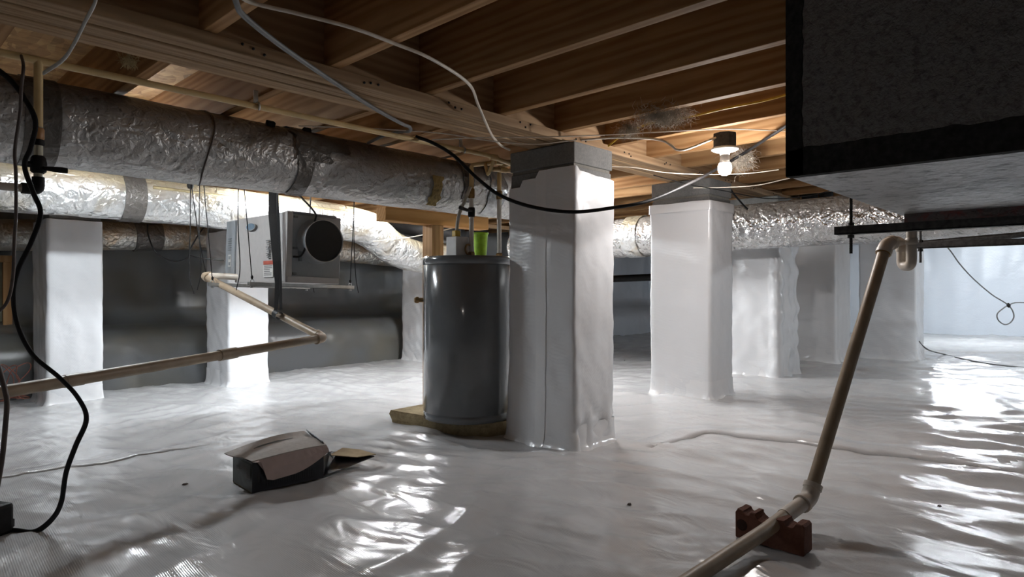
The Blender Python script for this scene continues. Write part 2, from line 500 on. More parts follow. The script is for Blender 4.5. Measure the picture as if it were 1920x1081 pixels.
TUBE_EM = emit('tube_glow_e', (0.93, 0.97, 1.0), TUBE_E)
TUBE_GM = emit('tube_glow_g', (0.86, 0.94, 1.0), TUBE_G)
TUBE_BM = emit('tube_glow_b', (0.95, 0.97, 0.98), TUBE_B)
TUBE_CM = emit('tube_glow_c', (0.86, 0.94, 1.0), TUBE_C)

# ------------------------------------------------------------------ floor
XMIN, XMAX, YMIN, YB = -2.4, 11.0, -4.4, 5.5
ZJ, ZSUB, ZG = 1.475, 1.71, 1.433      # joist underside, subfloor, girder underside
def axis_pts(segs):
    out = []
    for a, b, st in segs:
        n = max(1, round((b - a) / st)); out += list(np.linspace(a, b, n, endpoint=False))
    return np.array(out + [segs[-1][1]])
gx = axis_pts([(XMIN, 0.2, 0.06), (0.2, 4.4, 0.019), (4.4, XMAX, 0.05)])
gy = axis_pts([(YMIN, -0.3, 0.06), (-0.3, 4.4, 0.02), (4.4, YB + 0.06, 0.035)])
GX, GY = np.meshgrid(gx, gy)
GZ = hfloor(GX, GY)
fl = MB().grid(np.stack([GX, GY, GZ], -1))
floor = tag(part('floor', fl, LINER), 'white plastic vapour barrier covering the crawl space floor', None, None, 'structure')
def ribbon(pts, w, lift, n=60, seed=0):
    """liner strip lying on the floor along a polyline"""
    pts = crom([(x, y, 0) for x, y in pts], 24); pts = np.array([p[:2] for p in pts])
    t = np.gradient(pts, axis=0); t /= np.linalg.norm(t, axis=1)[:, None]
    nn = np.stack([-t[:, 1], t[:, 0]], -1)
    rows = []
    for o, dz in ((-w / 2, -0.004), (-w / 2, lift), (-w / 6, lift), (w / 6, lift * 0.8), (w / 2, lift), (w / 2, -0.004)):
        e = pts + nn * (o + 0.006 * perlin(np.arange(len(pts)) * 0.13, np.full(len(pts), o * 9 + seed), 5)[:, None])
        ff = np.clip(np.minimum(np.arange(len(pts)), np.arange(len(pts))[::-1]) / (0.25 * len(pts)), 0, 1)
        rows.append(np.stack([e[:, 0], e[:, 1], hfloor(e[:, 0], e[:, 1]) + (dz + 0.002) * ff - 0.003 * (1 - ff)], -1))
    return MB().grid(np.stack(rows, 0))
def fp(px, py):
    q = PZ(px, py, 0.0); return (q.x, q.y)
part('seam_strip', ribbon([fp(-60, 905), fp(0, 895), fp(160, 868), fp(310, 846), fp(420, 826)], 0.10, 0.004, seed=1), LINER, floor)
part('seam_strip', ribbon([fp(1160, 842), fp(1300, 816), fp(1420, 826), fp(1560, 846), fp(1720, 866), fp(1960, 900)], 0.16, 0.008, seed=2), LINER, floor)

# ------------------------------------------------------------------ walls
def wall_strip(prof, along, seed, amp=0.02, nrm=(0, -1)):
    """prof: [(offset, z)], along: 1-D coordinates"""
    prof = np.array(prof)
    out = []
    for i in range(len(prof) - 1):
        n = max(2, int(np.hypot(*(prof[i + 1] - prof[i])) / 0.05))
        for k in range(n): out.append(prof[i] + (prof[i + 1] - prof[i]) * k / n)
    out.append(prof[-1]); prof = np.array(out)
    A, Z = np.meshgrid(along, prof[:, 1]); O = np.repeat(prof[:, 0][:, None], len(along), 1)
    w = A + 0.5 * (Z - 0.8) * perlin(A * 0.6, Z * 0.6, seed + 5)
    d = perlin(w * 4.5, Z * 0.9, seed) + 0.5 * perlin(w * 10, Z * 1.6, seed + 1) + 0.5 * perlin((w * .7 + Z * .7) * 7, (w * .7 - Z * .7) * 1.4, seed + 2)
    return A, O - amp * d, Z
al = np.arange(XMIN - 0.1, XMAX + 0.1, 0.05)
A, O, Z = wall_strip([(5.5, -0.12), (5.51, 0.25), (5.55, 0.36), (5.65, 0.43), (5.85, 0.47), (5.97, 0.55), (6.0, 0.70), (6.0, 1.75)], al, 31, 0.03)
WV = np.stack([A, O, Z], -1); ksp = int(np.searchsorted(al, 6.3))
wb = tag(part('wall_back', MB().grid(WV[:, :ksp + 1]), WALL_GREY), 'grey plastic sheeting draped over the long foundation wall and its ledge', None, None, 'structure')
tag(part('wall_far', MB().grid(WV[:, ksp:]), WALL_WHITE), 'white sheeting over the far stretch of the long foundation wall', None, None, 'structure')
al2 = np.arange(YMIN - 0.1, 6.1, 0.05)
A, O, Z = wall_strip([(0, -0.12), (0, 1.75)], al2, 41, 0.03)
tag(part('wall_right', MB().grid(np.stack([XMAX + O, A, Z], -1)), WALL_WHITE), 'white sheeting over the bright far end foundation wall', None, None, 'structure')
A, O, Z = wall_strip([(0, -0.12), (0, 1.75)], al2, 51, 0.03)
tag(part('wall_left', MB().grid(np.stack([XMIN - O, A, Z], -1)), WALL_WHITE), 'white sheeting over the near end foundation wall', None, None, 'structure')
A, O, Z = wall_strip([(0, -0.12), (0, 1.75)], al, 61, 0.03)
tag(part('wall_front', MB().grid(np.stack([A, YMIN - O, Z], -1)), WALL_WHITE), 'white sheeting over the foundation wall behind the viewer', None, None, 'structure')
# ------------------------------------------------------------------ ceiling: subfloor and joists
ceiling = tag(part('ceiling', MB().box((XMIN - 0.1, YMIN - 0.1, ZSUB), (XMAX + 0.1, 6.15, ZSUB + 0.02)), OSB), 'strand board subfloor seen between the joists', None, None, 'structure')
def shared(mesh, name, parent, loc):
    o = bpy.data.objects.new(name, mesh); COL.objects.link(o)
    o.parent = parent; o.location = Vector(loc) - wloc(parent)
    return o
jm_r = MB().box((-0.019, YMIN, ZJ), (0.019, 1.9, ZSUB), bev=0.002).mesh('joist'); jm_r.materials.append(WOOD_Y)
jm_l = MB().box((-0.019, 2.062, ZJ), (0.019, 6.0, ZSUB), bev=0.002).mesh('joist'); jm_l.materials.append(WOOD_Y)
rj = random.Random(4)
for k in range(-5, 24):
    x = 1.526 + 0.399 * k
    shared(jm_r, 'joist', ceiling, (x + rj.uniform(-0.006, 0.006), 0, 0))
    shared(jm_l, 'joist', ceiling, (x + 0.0 + rj.uniform(-0.006, 0.006), 0, 0))

# ------------------------------------------------------------------ girders
g = thing('girder', 'long built-up wooden girder resting on the front row of wrapped piers', 'beam', (4.3, 1.98, ZG))
def ply(y0, y1, z0, z1):
    return MB().box((XMIN, y0, z0), (XMAX, y1, z1), bev=0.004)
part('ply', ply(1.900, 1.9375, ZG + 0.004, ZSUB), WOOD_X, g)
part('ply', ply(1.9415, 1.979, ZG, ZSUB), WOOD_X, g)
part('ply', ply(1.9835, 2.021, ZG + 0.003, ZSUB), WOOD_X, g)
part('ply', ply(2.0245, 2.062, ZG, ZSUB), WOOD_X, g)
l1 = part('ledger_strip', ply(1.858, 1.8975, ZG + 0.002, ZJ - 0.001), WOOD_X, g)
l2 = part('ledger_strip', ply(2.064, 2.102, ZG + 0.002, ZJ - 0.001), WOOD_X, g)
rn = random.Random(8)
nailm = MB().lathe([(0.0, -0.0025), (0.0045, -0.002), (0.0045, 0.001)], (0, 0, 0), (0, 1, 0), 8).mesh('nail'); nailm.materials.append(BLACK)
for k in range(-2, 9):
    for q in range(3):
        o = bpy.data.objects.new('nail', nailm); COL.objects.link(o); o.parent = l1
        o.location = (1.526 + 0.399 * k + 0.10 + q * 0.035 + rn.uniform(-.012, .012), 1.8578, ZG + 0.02 + rn.uniform(-0.008, 0.012))
g2 = thing('girder', 'dark wooden girder resting on the rear row of piers near the grey wall', 'beam', (4.3, 5.2, ZG))
part('ply', ply(5.14, 5.178, ZG, ZJ - 0.001), WOOD_X, g2)
part('ply', ply(5.182, 5.22, ZG, ZJ - 0.001), WOOD_X, g2)

# ------------------------------------------------------------------ wrapped piers
def ring_pts(x0, y0, t, s, off, rad, step):
    """rounded rectangle outline, returns xy and outward normals"""
    pts = []; nr = []
    x1, y1 = x0 + t, y0 + s
    cs = [(x1 - rad, y0 + rad, -90), (x1 - rad, y1 - rad, 0), (x0 + rad, y1 - rad, 90), (x0 + rad, y0 + rad, 180)]
    L = [s, t, s, t]
    for i, (cx, cy_, a0) in enumerate(cs):
        for k in range(4):
            a = math.radians(a0 + 90 * k / 3)
            nr.append((math.cos(a), math.sin(a))); pts.append((cx + rad * math.cos(a), cy_ + rad * math.sin(a)))
        nx = cs[(i + 1) % 4]; a = math.radians(a0 + 90)
        p0 = (cx + rad * math.cos(a), cy_ + rad * math.sin(a)); p1 = (nx[0] + rad * math.cos(a), nx[1] + rad * math.sin(a))
        n = max(2, int(L[i] / step))
        for k in range(1, n):
            pts.append((p0[0] + (p1[0] - p0[0]) * k / n, p0[1] + (p1[1] - p0[1]) * k / n)); nr.append((math.cos(a), math.sin(a)))
    return np.array(pts), np.array(nr)
def wrap_mesh(x0, y0, t, s, zt, seed, amp=0.010, zb=None, off=0.006, top=None, flare=0.035, dz=0.025, crumple=None, sel=None, extra=0.0):
    xy, nr = ring_pts(x0 - off, y0 - off, t + 2 * off, s + 2 * off, 0, 0.012, 0.022)
    per = np.concatenate([[0], np.cumsum(np.linalg.norm(np.diff(xy, axis=0), axis=1))])
    z0 = hbase(xy[:, 0], xy[:, 1]) - 0.012 if zb is None else np.full(len(xy), zb)
    ztop = np.full(len(xy), zt) + 0.006 * perlin(per * 6, per * 0 + seed, 7)
    if top is not None: ztop = ztop + top(xy)
    n = max(4, int((zt - z0.mean()) / dz))
    rows = []
    for i in range(n + 1):
        f = (i / n) ** 1.15
        z = z0 + (ztop - z0) * f; h = z - z0
        d = amp * (0.9 * perlin(per * 5 + seed, z * 1.2, seed) + 0.7 * perlin(per * 11, z * 2.6 + seed, seed + 1) + 0.7 * perlin((per + z) * 13, (per - z) * 3.5, seed + 2))
        d = d + amp * 0.8 + extra
        if crumple: d = d + crumple(xy, z)
        d = d + flare * np.exp(-h / 0.022) * (0.7 + 0.9 * perlin(per * 16, h * 0 + seed, seed + 3))
        rows.append(np.concatenate([xy + nr * d[:, None], z[:, None]], 1))
    if sel is not None:
        V = np.stack(rows, 0)[:, sel(xy)]
        return MB().grid(V)
    return MB().grid(np.stack(rows, 0), closed=True)
def pier(x0, y0, t, s, zliner, label, seed, amp=0.010, top=None, zblock=None, skirt=True, crumple=None, ztop=ZG):
    zb = float(hbase(x0, y0))
    th = thing('pier', label, 'pier', (x0 + t / 2, y0 + s / 2, zb), 'plastic wrapped masonry piers')
    part('cap_block', MB().box((x0 - 0.004, y0 - 0.004, ztop - 0.100), (x0 + t + 0.004, y0 + s + 0.004, ztop - 0.001), bev=0.005), CONC, th)
    part('mortar_joint', MB().box((x0 + 0.006, y0 + 0.006, ztop - 0.114), (x0 + t - 0.006, y0 + s - 0.006, ztop - 0.100)), MORTAR, th)
    part('block_core', MB().box((x0, y0, zb - 0.05), (x0 + t, y0 + s, ztop - 0.114), bev=0.005), CONC, th)
    part('liner_wrap', wrap_mesh(x0, y0, t, s, zliner, seed, amp, top=top, crumple=crumple), WRAP, th)
    if skirt:
        part('base_skirt', wrap_mesh(x0, y0, t, s, zb + 0.115, seed + 50, amp * 0.8, off=0.0085, flare=0.05, dz=0.012), TAPE_CLEAR, th)
    return th
def main_top(xy):
    e = np.zeros(len(xy))
    left = xy[:, 0] < 2.36                                   # stepped top edge on the face turned to the viewer
    e = np.where(left, -0.035 * (xy[:, 1] > 2.035) - 0.03 * (xy[:, 1] > 2.135), e)
    e = np.where((~left) & (xy[:, 1] < 1.83), -0.02 - 0.06 * (xy[:, 0] - 2.37), e)
    return e
def main_crumple(xy, z):
    f = np.exp(-((z - 0.10) / 0.09) ** 2) * (xy[:, 1] < 1.83)
    return f * 0.035 * perlin(xy[:, 0] * 14, z * 16, 71) + 0.012 * (xy[:, 0] < 2.36) * smooth((0.5 - z) / 0.5)
pier(2.352, 1.822, 0.300, 0.400, 1.318, 'tall white wrapped pier standing beside the grey water heater', 101, 0.009, main_top, crumple=main_crumple)
pier(3.695, 1.815, 0.300, 0.400, 1.285, 'white wrapped pier in front of the crinkled foil duct, behind the black sagging cable', 102, 0.008)
def crump3(xy, z):
    return (xy[:, 1] < 1.83) * 0.060 * np.abs(perlin(xy[:, 0] * 5, z * 6, 72)) + 0.016 * np.abs(perlin((xy[:, 1] + z) * 6, (xy[:, 1] - z) * 1.5, 73))
pier(4.75, 1.80, 0.31, 0.42, 1.26, 'rumpled white wrapped pier with shiny creased side, third along the front girder', 103, 0.016, crumple=crump3)
pier(6.06, 1.80, 0.42, 0.42, 1.26, 'smooth grey-white wrapped pier between the rumpled pier and the leaning drain pipe', 104, 0.006)
pier(6.62, 1.30, 0.31, 0.44, 1.26, 'wrapped pier behind the leaning drain pipe, nearest the bright end wall', 105, 0.008)
pier(0.955, 5.0, 0.29, 0.41, 1.20, 'bright white wrapped pier by the grey wall near the wood framed vent', 106, 0.008)
pier(2.11, 5.0, 0.30, 0.41, 1.20, 'bright white wrapped pier behind the hanging dehumidifier', 107, 0.009)
pier(4.09, 5.0, 0.31, 0.41, 1.20, 'dim wrapped pier partly hidden behind the water heater', 108, 0.009)

pmain = bpy.data.objects['pier']
part('seam_tape', wrap_mesh(2.352, 1.822, 0.300, 0.400, 1.318, 101, 0.009, top=main_top, crumple=main_crumple, sel=lambda xy: (xy[:, 0] < 2.35) & (xy[:, 1] > 1.96) & (xy[:, 1] < 2.06), extra=0.0025), TAPE_CLEAR, pmain, 'vertical clear seam tape')
p2nd = bpy.data.objects['pier.001']
part('top_tape', wrap_mesh(3.695, 1.815, 0.30, 0.40, 1.292, 140, 0.004, zb=1.235, off=0.017, flare=0.0, dz=0.012), TAPE_CLEAR, p2nd, 'clear tape band')
# ------------------------------------------------------------------ ducts
def duct_mesh(path, r, n=40, seed=0, wr=0.02, step=None):
    pts = [Vector(p) for p in path]
    L = [0.0]
    for i in range(1, len(pts)): L.append(L[-1] + (pts[i] - pts[i - 1]).length)
    m = len(pts)
    I, K = np.meshgrid(np.arange(m), np.arange(n), indexing='ij')
    a = 2 * np.pi * K / n; l = np.array(L)[I]
    # periodic noise: sample on a cylinder approximated with two 2-D slices
    W = 1 + wr * (perlin(l * 3 + np.cos(a) * 1.3, np.sin(a) * 1.3 + seed, seed) + 0.5 * perlin(l * 9 + np.cos(a) * 2.7, np.sin(a) * 2.7, seed + 1))
    return MB().tube(pts, r, n, True, wob=lambda i, k: W[i, k])
def line(a, b, step=0.04):
    a, b = Vector(a), Vector(b); n = max(2, int((b - a).length / step))
    return [a + (b - a) * i / n for i in range(n + 1)]
def band(path_a, path_b, r, w=None, arc=(0, 360), n=40):
    """tape wrapped round a straight duct from a to b at radius r over an arc (degrees from +Z toward -Y for a duct along X)"""
    return MB().tube([path_a, path_b], r, n, False)
def patch(c, r, x0, x1, a0, a1, seed=0, rag=0.012, nx=10, na=14, th=0.0):
    """tape patch on a duct along X, centre c (y,z); a in degrees, 0 up, 90 toward -Y"""
    rows = []
    for i in range(nx + 1):
        row = []
        for k in range(na + 1):
            fx, fa = i / nx, k / na
            a = math.radians(a0 + (a1 - a0) * fa)
            e = rag * float(perlin(np.array([fa * 6 + seed]), np.array([fx * 3.0 + 2.5]), seed)[0])
            x = x0 + (x1 - x0) * fx + (e if i in (0, nx) else 0)
            rr = r + 0.001 * ((i + k) % 2)
            row.append((x, c[0] - math.sin(a) * rr, c[1] + math.cos(a) * rr))
        rows.append(row)
    return MB().grid(np.array(rows))

D1Y, D1Z, D1R = 2.73, 1.325, 0.148
d1 = thing('insulated_duct', 'large dull grey foil insulated round duct running under the joists past the heater', 'duct', (1.6, D1Y, D1Z - D1R))
part('duct_wrap', duct_mesh(line((-0.9, D1Y, D1Z), (3.6, D1Y, D1Z), 0.035), D1R, 48, 201, 0.035), FOIL_BIG, d1)
part('tape_band', duct_mesh(line((0.43, D1Y, D1Z), (0.53, D1Y, D1Z), 0.02), D1R + 0.005, 48, 202, 0.02), FOIL_TAPE, d1, 'dark wrinkled tape band')
xs = PY(395, 280, D1Y - 0.13).x
part('seam_crease', MB().tube([(xs + 0.02 * math.sin(a * 2.1), D1Y - math.sin(a) * (D1R + 0.003), D1Z + math.cos(a) * (D1R + 0.003)) for a in np.linspace(0, 2 * math.pi, 40)], 0.0032, 6), DARKCORD, d1, 'dark line standing in for the shaded crease of the duct seam')  # thin dark tube drawn in place of a crease's shade
xt = PY(578, 280, D1Y - 0.14).x
part('tape_patch', patch((D1Y, D1Z), D1R + 0.006, xt - 0.05, xt + 0.03, -30, 175, 7), FOIL_TAPE, d1, 'dark tape strip')
part('tape_patch', patch((D1Y, D1Z), D1R + 0.008, xt - 0.055, xt + 0.11, 34, 95, 9, 0.025), FOIL_TAPE, d1, 'dark tape strip')
part('tape_patch', patch((D1Y, D1Z), D1R + 0.0085, xt + 0.09, xt + 0.21, 38, 74, 10, 0.02), FOIL_TAPE, d1, 'dark tape strip')
xq = PY(815, 350, D1Y - 0.12).x
part('torn_insulation', patch((D1Y, D1Z), D1R + 0.006, xq - 0.03, xq + 0.03, 85, 150, 13, 0.028), plain('exposed_glasswool', (0.30, 0.21, 0.08), 0.9, var=0.4, scale=60, bmp=0.6), d1, 'brown exposed insulation at a tear')
xq2 = PY(868, 340, D1Y - 0.12).x
part('tape_patch', patch((D1Y, D1Z), D1R + 0.006, xq2 - 0.02, xq2 + 0.05, 20, 130, 15, 0.03), FOIL_TAPE, d1, 'grey tape strip')
xq3 = PY(925, 350, D1Y - 0.12).x
part('tape_patch', patch((D1Y, D1Z), D1R + 0.006, xq3 - 0.05, xq3 + 0.08, 20, 165, 17, 0.03), plain('shiny_dark_foil', (0.25, 0.25, 0.25), 0.25, 0.8, var=0.5, scale=25, bmp=0.8), d1, 'shiny crumpled tape strip')

for (cpx, cpy, ang_) in ((504, 236, 0.6), (572, 262, -0.3)):
    q = PY(cpx, cpy, D1Y - 0.06)
    Mc = Matrix.Translation((q.x, D1Y - 0.075, D1Z + 0.135)) @ Matrix.Rotation(ang_, 4, 'X')
    part('strap_clip', MB().box((-0.018, -0.012, -0.01), (0.018, 0.012, 0.012), Mc, 0.003), BLACK, d1, 'black strap clip')
def pix_path(lst):
    return [P(*q) for q in lst]
p2 = crom([PY(-120, 338, 4.5), PY(0, 348, 4.5), PY(250, 372, 4.5), PY(420, 391, 4.5), PY(560, 406, 4.5), PY(640, 417, 4.5), PY(690, 430, 4.52), PY(730, 460, 4.56), PY(775, 480, 4.60), PY(830, 484, 4.62), PY(860, 485, 4.64)], 16)
d2 = thing('flexible_duct', 'shiny foil flexible duct with a downward kink behind the dehumidifier', 'duct', (p2[60].x, p2[60].y, p2[60].z - 0.15))
part('duct_wrap', duct_mesh(p2, 0.142, 36, 211, 0.08), FOIL, d2)
def tapeat(path, i0, i1, r, seed):
    return duct_mesh(path[i0:i1], r, 36, seed, 0.03)
part('tape_band', tapeat(p2, 30, 34, 0.150, 212), FOIL_TAPE, d2, 'greenish grey tape band')
part('stained_seam', MB().tube([q + Vector((0, -0.122, 0.066)) for q in p2[34:90]], 0.012, 6, flat=0.5), plain('stained_tape', (0.30, 0.24, 0.13), 0.6, 0.2, var=0.3), d2, 'stained brown seam tape')
p3 = crom([PY(-150, 438, 5.74), PY(0, 440, 5.74), PY(200, 442, 5.74), PY(420, 446, 5.74), PY(560, 460, 5.74), PY(680, 474, 5.74), PY(800, 486, 5.74), PY(900, 492, 5.74)], 14)
d3 = thing('flexible_duct', 'small stained foil duct lying along the grey wall above the ledge', 'duct', (p3[50].x, 5.74, p3[50].z - 0.12))
part('duct_wrap', duct_mesh(p3, 0.112, 32, 221, 0.05), FOIL_RUST, d3)
part('tape_band', tapeat(p3, 31, 35, 0.120, 222), FOIL_TAPE, d3, 'wrinkled grey tape band')
p4 = line((4.44, -0.9, 1.20), (4.44, 1.9, 1.185), 0.05) + line((4.44, 1.95, 1.184), (4.44, 4.1, 1.13), 0.05)
d4 = thing('foil_duct', 'sparkling crinkled foil duct passing behind the second pier and the air handler', 'duct', (4.44, 2, 1.0))
part('duct_wrap', duct_mesh(p4, 0.158, 40, 231, 0.025), FOIL_SPARK, d4)
part('tape_band', duct_mesh(line((4.44, 2.72, 1.166), (4.44, 2.86, 1.163), 0.03), 0.166, 40, 233, 0.05), FOIL, d4, 'loose wrinkled tape band')

# dark flexible ducts and drain behind
def dcable(name, pts, r, mat, label, cat='cable', n=8, sub_=8, flat=None, group=None):
    return solo(name, MB().tube(crom(pts, sub_), r, n, True, flat), mat, label, cat, group)
solo('drain_pipe', MB().tube(line((5.4, 5.56, 0.80), PX(1300, 516, 5.4), 0.1), 0.034, 16), BLACK, 'black drain pipe crossing between the two nearest wrapped piers', 'pipe')
dcable('black_duct', [(5.4, 1.79, 1.70), (5.4, 1.79, 1.5), (5.4, 1.785, 1.35), (5.42, 1.77, 1.2)], 0.06, BLACK, 'black flexible duct dropping from the joists behind the foil duct', 'duct', 20)
dcable('black_duct', [P(1545, 312, 5.0), P(1548, 350, 5.0), P(1550, 375, 5.0), P(1553, 410, 5.0)], 0.05, BLACK, 'narrow black flexible duct beside the air handler corner above the foil duct', 'duct', 20)
dcable('black_duct', [P(690, 428, 6.0), P(740, 422, 5.9), P(800, 432, 5.8), P(860, 440, 5.9)], 0.07, BLACK, 'black flexible duct under the short timber beam', 'duct', 20)

# ------------------------------------------------------------------ timber T support behind the heater
ts = thing('timber_support', 'orange timber post and crossbeam standing behind the water heater', 'post', (2.47, 2.99, 0))
part('crossbeam', MB().box((2.10, 2.94, 1.128), (2.90, 3.03, 1.205), bev=0.003), WOOD_BEAM, ts)
part('post', MB().box((2.435, 2.945, hf(2.48, 2.98) - 0.03), (2.525, 3.035, 1.128), bev=0.003), WOOD_POST, ts)

# ------------------------------------------------------------------ water heater on its slab
HX, HYc, HR, HZ0, HZ1 = 2.316, 2.505, 0.235, 0.072, 0.915
sl = MB()
outl = [(2.13, 2.95), (2.15, 2.75), (2.17, 2.60), (2.16, 2.50), (2.19, 2.40), (2.23, 2.33), (2.27, 2.295), (2.34, 2.26), (2.50, 2.25), (2.66, 2.26), (2.70, 2.60), (2.68, 2.94), (2.40, 2.96)]
rs_ = random.Random(3)
lay = []
for (z, inset) in ((-0.03, 0.03), (0.02, 0.012), (0.05, 0.0), (HZ0, 0.006)):
    lay.append([(x + (2.42 - x) * inset * 2 + rs_.uniform(-.006, .006), y + (2.6 - y) * inset * 2 + rs_.uniform(-.006, .006), z) for x, y in outl])
sl.grid(np.array(lay), smooth_=False, closed=True)
sl.add(lay[-1], [tuple(range(len(outl)))])
sl.add(lay[0], [tuple(range(len(outl)))[::-1]])
solo('stone_slab', sl, SLAB, 'rough brown stone slab under the water heater', 'slab')
wh = thing('water_heater', 'grey enamelled cylindrical water heater beside the tall white pier', 'water heater', (HX, HYc, HZ0))
part('tank_shell', MB().lathe([(HR - 0.012, HZ0), (HR - 0.002, HZ0 + 0.004), (HR - 0.001, HZ0 + 0.035), (HR - 0.006, HZ0 + 0.038), (HR, HZ0 + 0.043), (HR, HZ1 - 0.045), (HR - 0.004, HZ1 - 0.040)], (HX, HYc, 0), n=96), HEATER, wh)
part('top_cap', MB().lathe([(HR - 0.006, HZ1 - 0.041), (HR + 0.003, HZ1 - 0.040), (HR + 0.003, HZ1 - 0.006), (HR - 0.003, HZ1), (HR - 0.02, HZ1 + 0.002), (0.0, HZ1 + 0.006)], (HX, HYc, 0), n=96), HEATER, wh)
drn = P(797, 562, 3.40)
dv = part('drain_valve', MB().tube([drn + Vector((0.05, -0.0, 0)), drn + Vector((-0.03, 0.02, 0))], 0.012, 12).lathe([(0.018, 0), (0.018, 0.012), (0.012, 0.02)], drn + Vector((-0.03, 0.02, 0)), (-0.9, 0.4, 0.0), 12), BRASS, wh, 'brass drain valve')
solo_c = PY(858, 470, 2.62)
# supply pipes on the heater
def fit(c, r, h, mat_, axis=(0, 0, 1), n=16):
    return MB().lathe([(r * 0.9, 0), (r, h * 0.12), (r, h * 0.88), (r * 0.9, h)], c, axis, n)
HPY = 2.47
c0 = PY(884, 470, HPY); h0 = PY(936, 470, HPY)
cp = thing('supply_pipe', 'white water pipe with a black lever valve rising from the heater top', 'pipe', (c0.x, HPY, HZ1))
z_of = lambda px, py: PY(px, py, HPY).z
part('pipe', MB().tube([(c0.x, HPY, HZ1), (c0.x, HPY, z_of(886, 372))], 0.0125, 14), PIPE_WHITE, cp)
part('pipe_upper', MB().tube([(c0.x, HPY, z_of(886, 355)), (c0.x, HPY, z_of(886, 322))], 0.0125, 14), CPVC, cp, 'tan upper pipe')
part('coupling', fit((c0.x, HPY, z_of(886, 372)), 0.0175, 0.05, BRASS), BRASS, cp, 'brown coupling')
part('union', MB().lathe([(0.014, 0), (0.02, 0.005), (0.02, 0.02), (0.014, 0.024)], (c0.x, HPY, HZ1 + 0.004), n=6, flatsh=True).tube([Vector((c0.x, HPY, HZ1 + 0.04)) + Vector((0.022 * math.cos(a) - 0.022, 0, 0.026 * math.sin(a))) for a in np.linspace(0.4, 2 * math.pi - 0.4, 14)], 0.005, 8), BRASS, cp, 'brass union')
vb = part('valve_body', fit((c0.x, HPY, z_of(886, 407)), 0.0185, 0.05, BLACK), BLACK, cp, 'black ball valve')
sub('valve_lever', MB().tube([(c0.x - 0.01, HPY - 0.015, z_of(886, 396)), (c0.x - 0.05, HPY - 0.02, z_of(886, 396)), (c0.x - 0.095, HPY - 0.01, z_of(886, 392))], [0.006, 0.009, 0.010], 10, True, 0.5), DARKSTEEL, vb)
hp = thing('supply_pipe', 'plain white hot water pipe rising from the heater next to the pier', 'pipe', (h0.x, HPY, HZ1))
part('pipe', MB().tube([(h0.x, HPY, HZ1), (h0.x, HPY, z_of(936, 374))], 0.0125, 14), PIPE_WHITE, hp)
part('pipe_upper', MB().tube([(h0.x, HPY, z_of(936, 360)), (h0.x, HPY, z_of(936, 325))], 0.0125, 14), CPVC, hp, 'tan upper pipe')
part('coupling', fit((h0.x, HPY, z_of(936, 374)), 0.0175, 0.048, BRASS), BRASS, hp, 'brown coupling')
part('union', MB().lathe([(0.016, 0), (0.02, 0.005), (0.02, 0.022), (0.014, 0.028)], (h0.x, HPY, HZ1 + 0.003), n=6, flatsh=True), BRASS, hp, 'brass union')
# tan manifold joining both risers to the line on the girder
mz = 1.40
mf = thing('pipe_manifold', 'cluster of tan plastic pipes and tees under the girder beside the pier', 'pipe', (c0.x + 0.1, 2.35, mz - 0.1))
def run(pts, r=0.0112, mat_=None, name='pipe', lab=None, parent=None, b=0.03):
    return part(name, MB().tube(bend(pts, b), r, 12), mat_ or CPVC, parent, lab)
zc, zh = z_of(886, 322), z_of(936, 325)
run([(c0.x, HPY, zc), (c0.x, HPY, zc + 0.035), (c0.x + 0.14, HPY - 0.10, zc + 0.06), (2.66, HPY - 0.16, zc + 0.07)], parent=mf)
run([(h0.x, HPY, zh), (h0.x, HPY, zh + 0.035), (h0.x + 0.03, HPY - 0.05, zh + 0.05), (2.70, HPY - 0.12, zh + 0.052)], parent=mf)
jn = PY(915, 291, 2.28)
run([jn, jn + Vector((0.10, 0.0, -0.012)), jn + Vector((0.30, 0.05, -0.02))], parent=mf)
run([jn + Vector((0.09, 0.06, -0.05)), jn + Vector((0.16, 0.05, -0.045)), jn + Vector((0.30, 0.1, -0.03))], parent=mf)
run([jn + Vector((0.05, 0, 0)), jn + Vector((0.05, 0.05, -0.09)), Vector((c0.x + 0.06, HPY - 0.04, zc + 0.05))], parent=mf, r=0.009)
for q in (jn + Vector((0.04, 0, -0.004)), Vector((c0.x + 0.12, HPY - 0.085, zc + 0.056)), jn + Vector((0.16, 0.05, -0.045))):
    part('tee_fitting', MB().lathe([(0.014, -0.022), (0.0155, -0.018), (0.0155, 0.018), (0.014, 0.022)], q, (1, -0.2, 0), 14), CPVC, mf)
# relief tube, flue box, green jug on the heater
bx0 = PY(858, 474, 2.52)
cb = thing('control_box', 'white upright box with a yellow cap standing on the heater top', 'box', (bx0.x, 2.52, HZ1))
hgt = PY(858, 444, 2.52).z
part('housing', MB().box((bx0.x - 0.045, 2.48, HZ1 + 0.002), (bx0.x + 0.045, 2.56, hgt), bev=0.004), WHITEBOX, cb)
part('cap', MB().box((bx0.x - 0.032, 2.50, hgt), (bx0.x + 0.004, 2.53, hgt + 0.032), bev=0.004), YELLOW, cb, 'yellow cap')
part('tube', MB().tube(crom([(bx0.x - 0.012, 2.515, hgt + 0.03), PY(860, 405, 2.50), PY(872, 375, 2.47), PY(882, 350, 2.45)], 8), 0.009, 10), plain('flex_tube_grey', (0.45, 0.42, 0.36), 0.5), cb, 'grey flexible tube')
gb = PY(901, 472, 2.60)
gtop = PY(901, 436, 2.60).z
gj = thing('green_tub', 'bright lime green plastic tub on top of the water heater', 'tub', (gb.x, 2.60, HZ1))
part('tub_body', MB().lathe([(0.031, HZ1 + 0.006), (0.034, HZ1 + 0.02), (0.041, gtop - 0.012)], (gb.x, 2.60, 0), n=24), GREEN, gj)
